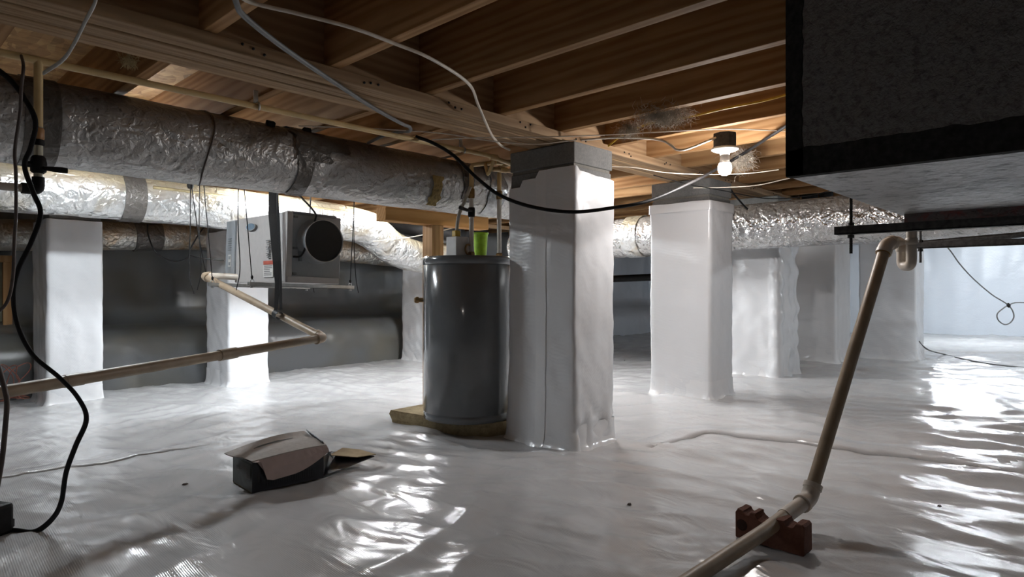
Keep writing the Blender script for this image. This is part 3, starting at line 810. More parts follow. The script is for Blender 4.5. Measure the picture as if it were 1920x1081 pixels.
part('tub_rim', MB().lathe([(0.041, gtop - 0.012), (0.045, gtop - 0.010), (0.045, gtop), (0.038, gtop), (0.036, gtop - 0.01)], (gb.x, 2.60, 0), n=24), GREEN, gj)

# ------------------------------------------------------------------ tan supply line along the girder, riser and valve
LY, LZ = 2.28, 1.412
tl = thing('water_line', 'long tan plastic water pipe clipped under the joists beside the girder', 'pipe', (1.2, LY, LZ))
part('pipe', MB().tube([(-0.8, LY, LZ), jn], 0.0112, 12), CPVC, tl)
for px in (483, 868):
    q = PY(px, 190, LY)
    x = q.x
    part('pipe_clip', MB().tube([(x, LY + 0.016 * math.cos(a), LZ + 0.016 * math.sin(a)) for a in np.linspace(-0.3, math.pi + 0.9, 14)] , 0.004, 6).box((x - 0.008, LY + 0.012, LZ), (x + 0.008, LY + 0.018, ZJ)), STEEL, tl, 'metal pipe clip')
rv = thing('valve_riser', 'tan pipe dropping to a black shutoff valve in front of the big duct', 'pipe', (PY(72, 200, LY).x, LY, 1.0))
rx = PY(72, 200, LY).x
zr = lambda py: PY(72, py, LY).z
part('pipe', MB().tube([(rx, LY, LZ), (rx, LY, zr(238))], 0.0115, 14), CPVC, rv)
part('coupling', MB().lathe([(0.0125, 0), (0.0145, 0.004), (0.0145, 0.03), (0.0125, 0.034)], (rx, LY, zr(262)), n=14), plain('orange_tan_coupling', (0.36, 0.18, 0.07), 0.45), rv, 'orange brown coupling')
for a, b in ((262, 273), (292, 298)):
    part('compression_nut', MB().lathe([(0.0145, 0), (0.0155, 0.003), (0.0155, zr(a) - zr(b) - 0.003), (0.0145, zr(a) - zr(b))], (rx, LY, zr(b)), n=14), BLACK, rv, 'black nut')
part('pipe', MB().tube([(rx, LY, zr(273)), (rx, LY, zr(345))], 0.0115, 14), plain('pale_pipe', (0.50, 0.47, 0.36), 0.45), rv, 'pale pipe section')
v1 = part('valve_body', MB().lathe([(0.013, 0), (0.02, 0.006), (0.021, 0.03), (0.018, 0.045), (0.015, 0.05)], (rx, LY, zr(325)), n=16).lathe([(0.009, 0), (0.009, 0.03)], (rx, LY, zr(310)), (-1, -0.2, 0), 12), BLACK, rv, 'black valve body')
sub('valve_lever', MB().tube([(rx + 0.01, LY - 0.02, zr(316)), (rx + 0.05, LY - 0.03, zr(317)), (rx + 0.065, LY - 0.03, zr(317))], [0.006, 0.009, 0.008], 10, True, 0.6), BLACK, v1)
part('elbow', MB().tube(bend([(rx, LY, zr(332)), (rx, LY, zr(355)), (rx - 0.04, LY, zr(355))], 0.012), 0.016, 14), BLACK, rv, 'black elbow fitting')
part('branch_pipe', MB().tube([(rx - 0.035, LY, zr(355)), (-0.9, LY, zr(355))], 0.0115, 12), PVC_FIT, rv, 'pale side pipe')

# ------------------------------------------------------------------ dehumidifier hanging on channels
UX0, UX1, UY0, UY1, UZ0, UZ1 = 1.70, 2.035, 3.30, 4.06, 0.785, 1.176
UM = Matrix.Translation((UX0, UY0, UZ0)) @ Matrix.Rotation(math.radians(1.6), 4, 'Y') @ Matrix.Translation((-UX0, -UY0, -UZ0))
def xf(mb, M):
    mb.v = [tuple(M @ Vector(v)) for v in mb.v]; return mb
dh = thing('dehumidifier', 'grey hanging dehumidifier with a round duct collar, slung from the joists', 'dehumidifier', ((UX0 + UX1) / 2, (UY0 + UY1) / 2, UZ0))
cab = part('cabinet', xf(MB().box((UX0 + 0.002, UY0 + 0.03, UZ0), (UX1, UY1 - 0.10, UZ1), bev=0.006), UM), UNIT_GREY, dh)
part('end_cowl', xf(MB().box((UX0 - 0.012, UY1 - 0.115, UZ0 + 0.045), (UX1 + 0.004, UY1 + 0.01, UZ1 - 0.005), bev=0.006), UM), UNIT_MID, dh, 'darker grey rear cowl')
for k in range(6):
    part('louvre_slot', xf(MB().box((UX0 - 0.0135, UY1 - 0.075, UZ0 + 0.20 + 0.014 * k), (UX0 - 0.011, UY1 - 0.025, UZ0 + 0.206 + 0.014 * k)), UM), UNIT_DARK, dh)
part('control_pad', xf(MB().box((UX0 - 0.014, UY1 - 0.075, UZ0 + 0.10), (UX0 - 0.011, UY1 - 0.035, UZ0 + 0.175)).box((UX0 - 0.0155, UY1 - 0.068, UZ0 + 0.108), (UX0 - 0.0135, UY1 - 0.042, UZ0 + 0.128), mi=1).box((UX0 - 0.0155, UY1 - 0.068, UZ0 + 0.145), (UX0 - 0.0135, UY1 - 0.042, UZ0 + 0.165), mi=1), UM), [PAPER, UNIT_MID], dh, 'pale control pad')
part('end_plate', xf(MB().box((UX0 + 0.03, UY0 + 0.012, UZ0 + 0.03), (UX1 + 0.004, UY0 + 0.032, UZ1 - 0.004), bev=0.004), UM), UNIT_MID, dh, 'mid grey end plate with collar')
part('end_trim', xf(MB().box((UX0 - 0.001, UY0 + 0.002, UZ0), (UX0 + 0.034, UY0 + 0.034, UZ1 + 0.002), bev=0.004), UM), UNIT_GREY, dh)
part('top_trim', xf(MB().box((UX0 + 0.03, UY0 + 0.006, UZ1 - 0.012), (UX1 - 0.03, UY0 + 0.034, UZ1 + 0.004), bev=0.003), UM), UNIT_DARK, dh)
part('base_flange', xf(MB().box((UX0 + 0.004, UY0 - 0.004, UZ0 - 0.002), (UX1 - 0.01, UY0 + 0.03, UZ0 + 0.034), bev=0.003), UM), UNIT_GREY, dh)
for (fx, fz) in ((0.05, 0.05), (0.05, 0.19), (0.05, 0.365)):
    part('latch', xf(MB().box((UX0 + fx - 0.01, UY0 + 0.004, UZ0 + fz - 0.006), (UX0 + fx + 0.014, UY0 + 0.014, UZ0 + fz + 0.006), bev=0.002), UM), UNIT_DARK, dh)
part('power_inlet', xf(MB().box((UX0 + 0.075, UY0 + 0.004, UZ0 + 0.12), (UX0 + 0.095, UY0 + 0.014, UZ0 + 0.175), bev=0.002), UM), UNIT_DARK, dh)
cc = UM @ Vector((UX0 + 0.190, UY0 + 0.014, UZ0 + 0.238)); CR = 0.118
col = part('duct_collar', MB().lathe([(CR + 0.012, 0.0), (CR + 0.012, 0.006), (CR, 0.010), (CR, 0.075), (CR + 0.002, 0.078), (CR - 0.002, 0.078), (CR - 0.004, 0.01)], cc, (0, -1, 0), 48), UNIT_MID, dh, 'round duct collar')
sub('opening_shade', MB().lathe([(CR - 0.006, 0.0), (CR - 0.006, 0.012)], cc, (0, -1, 0), 40), INNER_SHADE, col)  # black disc painted as the unlit inside of the collar
gm = MB()
for k in range(-4, 5):
    w = math.sqrt(max(0, (CR - 0.004) ** 2 - (k * 0.023) ** 2))
    gm.tube([cc + Vector((-w, -0.05, k * 0.023)), cc + Vector((w, -0.02, k * 0.023))], 0.0011, 5)
    gm.tube([cc + Vector((k * 0.023, -0.051, -w)), cc + Vector((k * 0.023, -0.051, w))], 0.0011, 5)
sub('collar_shade', MB().lathe([(CR - 0.0035, 0.012), (CR - 0.0035, 0.073)], cc, (0, -1, 0), 40), INNER_SHADE, col)  # black sleeve, paints shade onto the collar's inner wall
sub('collar_rim', MB().tube([cc + Vector((CR * math.cos(a), -0.078, CR * math.sin(a))) for a in np.linspace(0, 2 * math.pi, 49)], 0.0022, 6, False), UNIT_GREY, col)
sub('wire_grille', gm, plain('grille_wire', (0.10, 0.10, 0.10), 0.5, 0.4), col)
# badge and labels on the long side
bc = PX(470, 425, UX0 - 0.001)
part('oval_badge', MB().add([bc + Vector((-0.002, 0.066 * math.cos(a), 0.023 * math.sin(a))) for a in np.linspace(0, 2 * math.pi, 32, endpoint=False)], [tuple(range(32))]).add([bc + Vector((-0.0025, 0.058 * math.cos(a), 0.019 * math.sin(a))) for a in np.linspace(0, 2 * math.pi, 32, endpoint=False)], [tuple(range(32))], mi=1), [STEEL, LABELBLUE], dh, 'blue oval badge')
def side_rect(px0, py0, px1, py1, th=0.0015, mb=None, mi=0):
    a = PX(px0, py0, UX0 - 0.001); b_ = PX(px1, py1, UX0 - 0.001)
    return (mb or MB()).box((UX0 - 0.001 - th, b_.y, b_.z), (UX0 + 0.001, a.y, a.z), mi=mi)
lb = side_rect(494, 496, 512, 519)
rl = random.Random(2)
for k in range(6):
    side_rect(495.5, 498 + 3.3 * k, 502 + rl.uniform(4, 9), 499 + 3.3 * k, 0.002, lb, 1)
part('rating_label', lb, [PAPER, PRINT], dh, 'white printed rating label')
part('warning_label', side_rect(494, 489, 515, 495.5), LABELRED, dh, 'red warning label strip')
sk = MB()
for k in range(9):
    side_rect(499 + (k % 3), 450 + 4.0 * k, 506, 451.2 + 4.0 * k, 0.002, sk)
part('spec_print', sk, PRINT, dh)
# power cord of the unit
dcable('power_lead', [UM @ Vector((UX0 + 0.03, UY0 - 0.012, UZ0 + 0.14)), UM @ Vector((UX0 + 0.07, UY0 - 0.03, UZ0 + 0.15)), UM @ Vector((UX0 + 0.10, UY0 - 0.05, UZ0 + 0.24)), UM @ Vector((UX0 + 0.14, UY0 - 0.045, UZ0 + 0.35)), UM @ Vector((UX0 + 0.15, UY0 - 0.01, UZ0 + 0.405)), (1.83, 3.45, 1.32), (1.82, 3.6, 1.47)], 0.0055, BLACK, 'black power cord climbing the front of the dehumidifier', 'cord')
# two channels and cords
def channel(x0, x1, y, z, w=0.03, h=0.022, t=0.003):
    return MB().box((x0, y - w / 2, z), (x1, y + w / 2, z + t)).box((x0, y - w / 2, z), (x1, y - w / 2 + t, z + h)).box((x0, y + w / 2 - t, z), (x1, y + w / 2, z + h))
RO = []
for (yy, lab) in ((3.42, 'front zinc channel carrying the dehumidifier, below the duct collar'), (3.95, 'rear zinc channel under the dehumidifier, above the upper drain elbow')):
    ch = thing('support_channel', lab, 'bracket', (1.88, yy, UZ0 - 0.03), 'support channels of the dehumidifier')
    part('rail', xf(channel(1.545, 2.20, yy, UZ0 - 0.026), UM), STEEL, ch)
    for x in (1.565, 2.18):
        c = UM @ Vector((x, yy, UZ0 - 0.004))
        part('eye_bolt', MB().tube([c + Vector((0.010 * math.cos(a), 0, 0.010 * math.sin(a) + 0.006)) for a in np.linspace(0, 2 * math.pi, 14)], 0.0025, 6).tube([c + Vector((0, 0, -0.03)), c], 0.004, 8).lathe([(0.009, -0.032), (0.009, -0.024)], c, n=6), STEEL, ch)
        RO.append((c + Vector((0, 0, 0.016)), yy, x))
names = {(3.42, 1.565): 'thin black cord holding the front channel beside the badge', (3.42, 2.18): 'thin black cord holding the front channel end past the collar',
         (3.95, 1.565): 'thin black cord holding the rear channel by the upper drain elbow', (3.95, 2.18): 'thin black cord holding the rear channel behind the cabinet'}
for c, yy, x in RO:
    dx = -0.06 if x < 2 else 0.04
    t = thing('suspension_rope', names[(yy, x)], 'cord', c, 'cords holding the dehumidifier')
    part('strand', MB().tube([c, c + Vector((dx * 0.5, 0, 0.35)), Vector((c.x + dx, yy, ZJ))], 0.0028, 6), BLACK, t)
    part('strand', MB().tube(crom([c + Vector((dx - 0.012, 0.0, 0.66)), c + Vector((dx - 0.02, -0.01, 0.3)), c + Vector((dx - 0.012, -0.015, 0.06)), c + Vector((dx - 0.03 * (1 if x < 2 else -.4), -0.01, -0.06))], 6), 0.0028, 6), BLACK, t)
    part('knot', MB().lathe([(0.002, -0.012), (0.007, -0.004), (0.007, 0.006), (0.002, 0.012)], c + Vector((0, 0, 0.01)), n=8), BLACK, t)
pu = P(357, 344, 3.9)
rp = thing('rope_ratchet', 'small black cord ratchet hanging below the big duct', 'ratchet', pu)
part('ratchet_body', MB().lathe([(0.010, 0.03), (0.014, 0.025), (0.020, -0.015), (0.014, -0.03)], pu, n=14), BLACK, rp)
part('cord', MB().tube([pu + Vector((0, 0, 0.02)), Vector((pu.x, pu.y, ZJ))], 0.003, 6), BLACK, rp)
part('cord', MB().tube(crom([pu - Vector((0, 0, 0.02)), P(357, 420, 3.9), P(355, 510, 3.9), P(364, 551, 3.9)], 6), 0.003, 6), BLACK, rp)
part('cord', MB().tube([pu - Vector((-0.008, 0, 0.02)), P(372, 440, 3.95), P(386, 512, 4.05)], 0.003, 6), BLACK, rp)
dcable('loose_cable', [P(277, 420, 4.4), P(278, 440, 4.4), P(292, 472, 4.4), P(322, 489, 4.4), P(350, 484, 4.4), P(358, 465, 4.4), P(372, 440, 4.45), P(383, 425, 4.5)], 0.005, BLACK, 'thin black cable looping in front of the small wall duct', 'cable', 6)
dcable('loose_cable', [P(355, 478, 4.4), P(380, 484, 4.4), P(420, 488, 4.5)], 0.003, BLACK, 'short black cable end drooping towards the dehumidifier', 'cable', 6)

# drain pipe of the dehumidifier
EA, EB, EC = P(383, 517, 4.0), P(606, 633, 3.3), P(-40, 742, 1.90)
dp = thing('condensate_pipe', 'long brown condensate pipe zigzagging from the dehumidifier across the crawl space', 'pipe', EB)
pr = 0.0205
part('inlet_stub', MB().tube([UM @ Vector((UX0 + 0.02, UY1 - 0.14, UZ0 + 0.035)), P(430, 518, 3.93), EA], pr * 0.95, 16), PVC_FIT, dp, 'pale inlet stub')
part('upper_pipe', MB().tube([EA, EB], pr, 18), PVC, dp)
part('lower_pipe', MB().tube([EB, EC], pr, 18), PVC, dp)
def elbow(c, a, b, r, l=0.05):
    a = (Vector(a) - c).normalized(); b = (Vector(b) - c).normalized()
    return MB().tube(bend([c + a * l, c, c + b * l], l * 0.7), r, 18).tube([c + a * (l + 0.004), c + a * (l - 0.012)], r * 1.1, 18).tube([c + b * (l + 0.004), c + b * (l - 0.012)], r * 1.1, 18)
part('elbow', elbow(EA, P(430, 518, 3.93), EB, pr * 1.22, 0.045), PVC, dp)
part('elbow', elbow(EB, EA, EC, pr * 1.22, 0.05), PVC, dp)
cpl = EB + (EC - EB) * 0.40
dirp = (EC - EB).normalized()
part('coupling', MB().tube([cpl - dirp * 0.045, cpl + dirp * 0.045], pr * 1.18, 18), PVC, dp)
cpl = EB + (EC - EB) * 0.82
part('coupling', MB().tube([cpl - dirp * 0.03, cpl + dirp * 0.03], pr * 1.08, 18), PVC, dp)
# strap
fs = (520 - 383) / (606 - 383)
sp = EA + (EB - EA) * 0.565
st_ = thing('hanging_strap', 'black webbing strap holding up the condensate pipe in front of the dehumidifier', 'strap', sp)
def webbing(pts, w, th=0.002, wd=None):
    pts = [Vector(p) for p in pts]; wd = (wd or Vector((ST, -CT, 0))).normalized()
    m = MB(); n = len(pts); rows = []
    nrm = Vector((wd.y, -wd.x, 0))
    W = w if isinstance(w, list) else [w] * n
    for i, p in enumerate(pts):
        rows.append([p - wd * W[i] / 2 - nrm * th, p + wd * W[i] / 2 - nrm * th, p + wd * W[i] / 2 + nrm * th, p - wd * W[i] / 2 + nrm * th])
    m.grid(np.array([[tuple(q) for q in r] for r in rows]), smooth_=False, closed=True)
    return m
top1 = Vector((sp.x - 0.02, sp.y, ZJ))
dsp = 3.52
part('strap_strand', webbing([P(512, 340, dsp), P(511, 400, dsp), P(516, 470, dsp - 0.02), P(520, 530, dsp - 0.03), P(517, 588, dsp - 0.04)], [0.044, 0.046, 0.038, 0.026, 0.018]), BLACKSTRAP, st_)
part('strap_strand', webbing([P(519, 345, dsp + 0.03), P(522, 420, dsp + 0.02), P(525, 520, dsp), P(527, 580, dsp - 0.02)], [0.012, 0.016, 0.018, 0.016]), BLACKSTRAP, st_)
pd = (EB - EA).normalized()
part('strap_loop', MB().tube([P(520, 589, dsp - 0.035) + pd * 0.02 * k for k in (-1, 0, 1)], pr * 1.12, 18, False), BLACKSTRAP, st_)

# ------------------------------------------------------------------ lamps
def shop_light(c, L, axis, mat_, label, ang=0.0):
    c = Vector(c); t = thing('shop_light', label, 'light', c)
    ax = Vector((1, 0, 0)) if axis == 'X' else Vector((0, 1, 0)); sd = Vector((0, 1, 0)) if axis == 'X' else Vector((1, 0, 0))
    h = MB()
    lo = c - ax * L / 2 - sd * 0.045 + Vector((0, 0, -0.012)); hi = c + ax * L / 2 + sd * 0.045 + Vector((0, 0, 0.012))
    h.box(lo, hi, bev=0.004)
    part('housing', h, WHITEBOX, t)
    for s_ in (-1, 1):
        tb = c + sd * 0.022 * s_ + Vector((0, 0, -0.027))
        part('lamp_tube', MB().tube([tb - ax * (L / 2 - 0.03), tb + ax * (L / 2 - 0.03)], 0.013, 12), mat_, t, 'glowing tube')
        for e in (-1, 1):
            q = tb + ax * e * (L / 2 - 0.022)
            part('lamp_holder', MB().box(q - Vector((0.01, 0.01, 0.014)), q + Vector((0.01, 0.01, 0.016)), bev=0.002), WHITEBOX, t)
    if c.z < ZJ - 0.03:
        for e in (-1, 1):
            q = c + ax * e * L * 0.4
            part('chain', MB().tube([q + Vector((0, 0, 0.011)), Vector((q.x, q.y, ZJ))], 0.002, 6), STEEL, t)
    return t
shop_light((2.12, 4.17, ZJ - 0.0125), 0.50, 'X', TUBE_AM, 'glowing shop light under the joists just above and behind the dehumidifier')
shop_light((1.0, 3.78, ZJ - 0.0125), 0.45, 'X', TUBE_DM, 'glowing shop light under the joists hidden behind the large dull grey duct')
shop_light((3.05, 4.2, ZJ - 0.0125), 0.40, 'X', TUBE_EM, 'glowing shop light under the joists behind the big duct, above the kinked foil duct')
shop_light((3.78, 3.22, ZJ - 0.0125), 0.42, 'X', TUBE_BM, 'glowing shop light under the joists hidden by the tall pier')
shop_light((6.0, -0.25, ZJ - 0.0125), 0.6, 'Y', TUBE_GM, 'glowing shop light under the joists beyond the air handler')
shop_light((9.2, 1.2, ZJ - 0.0125), 0.9, 'Y', TUBE_CM, 'glowing shop light under the joists at the bright far end')

def bulb_fixture(top, mat_, label, box_mat):
    top = Vector(top); t = thing('bulb_fixture', label, 'light', top)
    part('junction_box', MB().lathe([(0.052, 0.0), (0.054, -0.004), (0.054, -0.062), (0.050, -0.066)], top, n=8, flatsh=True), box_mat, t, 'dark junction box')
    part('lampholder', MB().lathe([(0.058, -0.066), (0.062, -0.070), (0.062, -0.076), (0.045, -0.084), (0.024, -0.088), (0.022, -0.100)], top, n=32), PORCELAIN, t, 'white porcelain lampholder')
    part('bulb_base', MB().lathe([(0.0175, -0.098), (0.021, -0.108), (0.023, -0.130), (0.026, -0.140)], top, n=24), PORCELAIN, t)
    part('bulb', MB().lathe([(0.026, -0.139), (0.030, -0.150), (0.0315, -0.163), (0.029, -0.178), (0.022, -0.189), (0.011, -0.195), (0.0, -0.197)], top, n=24), mat_, t, 'glowing bulb')
    return t
bq = P(1359, 250, 3.0)
bt = Vector((bq.x, bq.y, ZJ))
bulb_fixture(bt, BULB_M, 'bare glowing bulb in a porcelain holder under the joists', DARKSTEEL)
bulb_fixture((-0.95, 0.2, ZJ), REAR_M, 'added bulb standing in for the unseen light behind the viewer', DARKSTEEL)  # added out of view as fill for light from the camera side

# ------------------------------------------------------------------ air handler hung on channels
AX0, AX1, AY0, AY1, AZ0, AZ1 = 1.585, 2.72, -0.75, 0.579, 1.021, ZJ - 0.002
ah = thing('air_handler', 'large dark sheet metal air handler hanging under the joists', 'air handler', ((AX0 + AX1) / 2, (AY0 + AY1) / 2, AZ0))
part('front_face', MB().box((AX0, AY0, AZ0 + 0.003), (AX0 + 0.02, AY1, AZ1), bev=0.002), HVAC_FACE, ah, 'dark grey front face')
part('cabinet', MB().box((AX0 + 0.02, AY0, AZ0 + 0.003), (AX1, AY1, AZ1)), HVAC_FACE, ah)
part('bottom_panel', MB().box((AX0 + 0.002, AY0, AZ0), (AX1, AY1 - 0.002, AZ0 + 0.003)), HVAC_BELOW, ah, 'mottled galvanised bottom')
def strip_poly(edge, th=0.003):
    n = len(edge)
    return edge
# black mastic: ragged strips on the front face along the side and bottom edges
def mastic(n, along, wid, seed, vertical):
    a = np.linspace(along[0], along[1], n)
    w = wid + 0.010 * perlin(a * 9, a * 0, seed) + 0.006 * perlin(a * 31, a * 0 + 2, seed)
    x = AX0 - 0.0022
    rows = []
    if vertical:
        rows = [[(x, AY1 + 0.002, z) for z in a], [(x, AY1 - q, z) for q, z in zip(w, a)], [(AX0 + 0.001, AY1 - q - 0.002, z) for q, z in zip(w, a)]]
        rows.insert(0, [(AX0 + 0.03, AY1 + 0.002, z) for z in a])
    else:
        rows = [[(AX0 + 0.025, y, AZ0 - 0.0018) for y in a], [(x, y, AZ0 - 0.0018) for y in a], [(x, y, AZ0 + q) for q, y in zip(w, a)], [(AX0 + 0.001, y, AZ0 + q + 0.002) for q, y in zip(w, a)]]
    return MB().grid(np.array(rows), smooth_=False)
part('mastic_strip', mastic(80, (AZ0, AZ1), 0.036, 5, True), MASTIC, ah, 'black sealant strip')
part('mastic_strip', mastic(140, (AY0, AY1), 0.062, 6, False), MASTIC, ah, 'black sealant strip')
part('base_rail', MB().box((AX1 - 0.045, AY0, AZ0 - 0.035), (AX1 - 0.04, AY1 - 0.02, AZ0)).box((AX1 - 0.045, AY0, AZ0 - 0.035), (AX1, AY1 - 0.02, AZ0 - 0.031)), RUSTRED, ah, 'flaking red base rail')
S1X, S2X, SZ = 2.27, 3.29, 0.926
for (x, lab, rl_) in ((S1X, 'dark steel channel hung under the air handler in front of the drain trap', 'dark threaded rod holding the nearer channel'), (S2X, 'dark steel channel beyond the drain trap, farther under the air handler', 'dark threaded rod holding the farther channel')):
    s_ = thing('hanger_channel', lab, 'bracket', (x, 0.0, SZ), 'air handler hanger channels')
    m = MB().box((x - 0.02, -0.75, SZ), (x + 0.02, 0.67, SZ + 0.003)).box((x - 0.02, -0.75, SZ), (x - 0.017, 0.67, SZ + 0.026)).box((x + 0.017, -0.75, SZ), (x + 0.02, 0.67, SZ + 0.026))
    part('rail', m, DARKSTEEL, s_)
    r_ = thing('threaded_rod', rl_, 'rod', (x, 0.615, SZ - 0.06), 'air handler hanger rods')
    prof = []
    z0_, z1_ = SZ - 0.062, ZJ
    k = 0; z = z0_
    while z < z1_:
        prof.append((0.0046 if k % 2 else 0.0053, z)); z += 0.004; k += 1
    part('rod', MB().lathe(prof, (x, 0.625, 0), n=8), DARKSTEEL, r_)
    for dz in (-0.012, 0.028):
        part('nut', MB().lathe([(0.010, 0), (0.010, 0.010)], (x, 0.625, SZ + dz), n=6, flatsh=True), DARKSTEEL, r_)
solo('conduit', MB().tube([PX(1700, 458, 3.9), PX(1960, 436, 3.9)], 0.014, 10), DARKSTEEL, 'dark conduit running behind the farther hanger channel', 'pipe')

# condensate trap and leaning drain pipe
E1, E2 = P(1661, 459, 2.34), P(1517, 934, 2.0)
G1 = P(1470, 968, 1.90)
G2 = P(1430, 998, 1.81)
E3 = P(1240, 1122, 1.52)
pq = 0.0205
lp = thing('drain_pipe', 'brown drain pipe leaning from the air handler trap down to the brick', 'pipe', E2)
part('leaning_pipe', MB().tube([E1 + (E2 - E1).normalized() * 0.03, E2], pq, 20), PVC, lp)
TB = P(1706, 470, 2.40)
part('trap_elbow', elbow(E1, E2, P(1686, 449, 2.37), pq * 1.2, 0.035), PVC_FIT, lp)
dA, dB = 2.385, 2.33
tr = bend([E1, P(1680, 450, 2.37), P(1691, 456, dA), P(1691, 499, dA), P(1709, 499, dB), P(1709, 432, dB), P(1716, 424, dB), P(1738, 420, dB)], 0.03, 8)
part('trap', MB().tube(tr, 0.0175, 18), PVC_FIT, lp, 'pale U shaped trap')
for q in (P(1691, 466, dA), P(1709, 452, dB), P(1676, 451, 2.365)):
    part('trap_collar', MB().lathe([(0.018, -0.012), (0.02, -0.01), (0.02, 0.01), (0.018, 0.012)], q, (0, 0, 1) if q.z < 0.93 else (ST, -CT, 0), 18), PVC_FIT, lp)
dd = (E2 - E1).normalized()
part('primer_ring', MB().tube([E1 + dd * 0.036, E1 + dd * 0.042], pq * 1.17, 20), BRASS, lp, 'brown primer ring')
part('lower_elbow', elbow(E2, E1, G1, pq * 1.25, 0.045), PVC_FIT, lp)
part('lower_pipe', MB().tube([E2, G1], pq * 1.08, 20), PVC_FIT, lp)
part('floor_pipe', MB().tube([G1, G2, E3], pq, 20), PVC, lp)

# brick with half core grooves
bA, bB = P(1379, 1004, 1.93), P(1508, 1046, 1.79)
bA.z = bB.z = 0.0
ex = (bB - bA); BL = ex.length; ex.normalize(); ey = Vector((-ex.y, ex.x, 0))
if ey.dot(Vector((CT, ST, 0))) < 0: ey = -ey
BH, BD = 0.088, 0.06
Mb = Matrix((( ex.x, ey.x, 0, bA.x), (ex.y, ey.y, 0, bA.y), (0, 0, 1, hf(bA.x, bA.y) - 0.004), (0, 0, 0, 1)))
prof = [(0, 0), (BL, 0), (BL, BH)]
prof = []
top = []
for gc, gr, ggap in ((0.80 * BL, 0.016, 1), (0.42 * BL, 0.024, 1), (0.17 * BL, 0.012, 1)):
    for k in range(9):
        a = math.pi * k / 8
        top.append((gc + gr * math.cos(a), BH - gr * math.sin(a) * 0.9))
rb = random.Random(5)
outline = [(0.004, 0), (BL - 0.004, 0), (BL, 0.006), (BL, BH - 0.006), (BL - 0.006, BH)] + top + [(0.006, BH + 0.002), (0, BH - 0.006), (0, 0.006)]
rows = []
for yy in (0.0, 0.004, BD / 2, BD - 0.004, BD):
    ins = 0.003 if yy in (0.0, BD) else 0.0
    rows.append([tuple(Mb @ Vector((x + (BL / 2 - x) * ins * 4 + rb.uniform(-.0012, .0012), yy, z + (BH / 2 - z) * ins * 8 + rb.uniform(-.0012, .0012)))) for x, z in outline])
bk = MB().grid(np.array(rows), smooth_=False, closed=True)
bk.add(rows[0], [tuple(range(len(outline)))[::-1]]); bk.add(rows[-1], [tuple(range(len(outline)))])
bt_ = thing('brick', 'dark red broken brick on edge propping up the drain pipe', 'brick', Mb.translation)
part('brick_body', bk, BRICK, bt_)
hc = Mb @ Vector((0.10 * BL, -0.0005, 0.045))
part('core_shade_disc', MB().lathe([(0.017, 0.0), (0.012, 0.0008), (0.0, 0.001)], hc, tuple(-ey), 16), concrete_mat('brick_core_shade', (0.02, 0.010, 0.008), (0.05, 0.025, 0.018)), bt_, 'dark disc standing in for a shaded core hole')  # raised dark disc, its colour paints the shade of a core hole

# ------------------------------------------------------------------ cardboard box
f0 = P(472, 926, 2.31)
rgt = P(606, 908, 2.50) - f0; rgt.z = 0; RL = rgt.length; rgt.normalize()
bck = Vector((-rgt.y, rgt.x, 0)); BW, BHt = 0.185, 0.108
if bck.dot(Vector((CT, ST, 0))) < 0: bck = -bck
f0.z = hf(f0.x, f0.y) + 0.004
UP = Vector((0, 0, 1))
Q = lambda a, b, c: f0 + rgt * a + bck * b + UP * c
cx = thing('cardboard_box', 'open black cardboard box with loose lid lying on the floor liner', 'box', Q(RL / 2, BW / 2, 0))
part('front_panel', MB().sheet([Q(0, 0, 0), Q(RL, 0, 0), Q(RL, 0, BHt), Q(0, 0, BHt)], 0.003), CARD_BLACK, cx, 'black front panel')
part('back_panel', MB().sheet([Q(0, BW, 0), Q(RL, BW, 0), Q(RL, BW, BHt), Q(0, BW, BHt)], 0.003), CARD_BLACK, cx)
part('bottom_panel', MB().sheet([Q(0, 0, 0), Q(RL, 0, 0), Q(RL, BW, 0), Q(0, BW, 0)], 0.003), CARD_KRAFT, cx)
ep = part('end_panel', MB().sheet([Q(0, 0, 0), Q(0, BW, 0), Q(0, BW, BHt), Q(0, 0, BHt)], 0.003), CARD_GREY, cx, 'grey printed end panel')
lbm = MB()
def endrect(b0, c0_, b1, c1, mi=0, o=0.0045):
    lbm.add([Q(-o, b0, c0_), Q(-o, b1, c0_), Q(-o, b1, c1), Q(-o, b0, c1)], [(0, 1, 2, 3), (3, 2, 1, 0)], mi=mi)
endrect(0.006, 0.045, 0.045, 0.100); endrect(0.045, 0.072, 0.105, 0.100); endrect(0.110, 0.060, 0.155, 0.072)
rr = random.Random(9)
for k in range(10):
    endrect(0.010 + 0.003 * (k % 2), 0.05 + 0.005 * k, 0.03 + rr.uniform(0, 0.012), 0.052 + 0.005 * k, 1, 0.005)
sub('shipping_label', lbm, [plain('label_grey', (0.20, 0.20, 0.19), 0.6), PRINT], ep, 'grey paper label')
fpn = MB()
for k in range(26):
    a = 0.02 + 0.0088 * k + rr.uniform(-.002, .002); h = rr.uniform(0.02, 0.06)
    fpn.add([Q(a, -0.0042, 0.016), Q(a + 0.0016, -0.0042, 0.016), Q(a + 0.0016, -0.0042, 0.016 + h), Q(a, -0.0042, 0.016 + h)], [(0, 1, 2, 3), (3, 2, 1, 0)])
part('front_print', fpn, plain('faint_print', (0.035, 0.036, 0.04), 0.5), cx, 'faint printed lines')
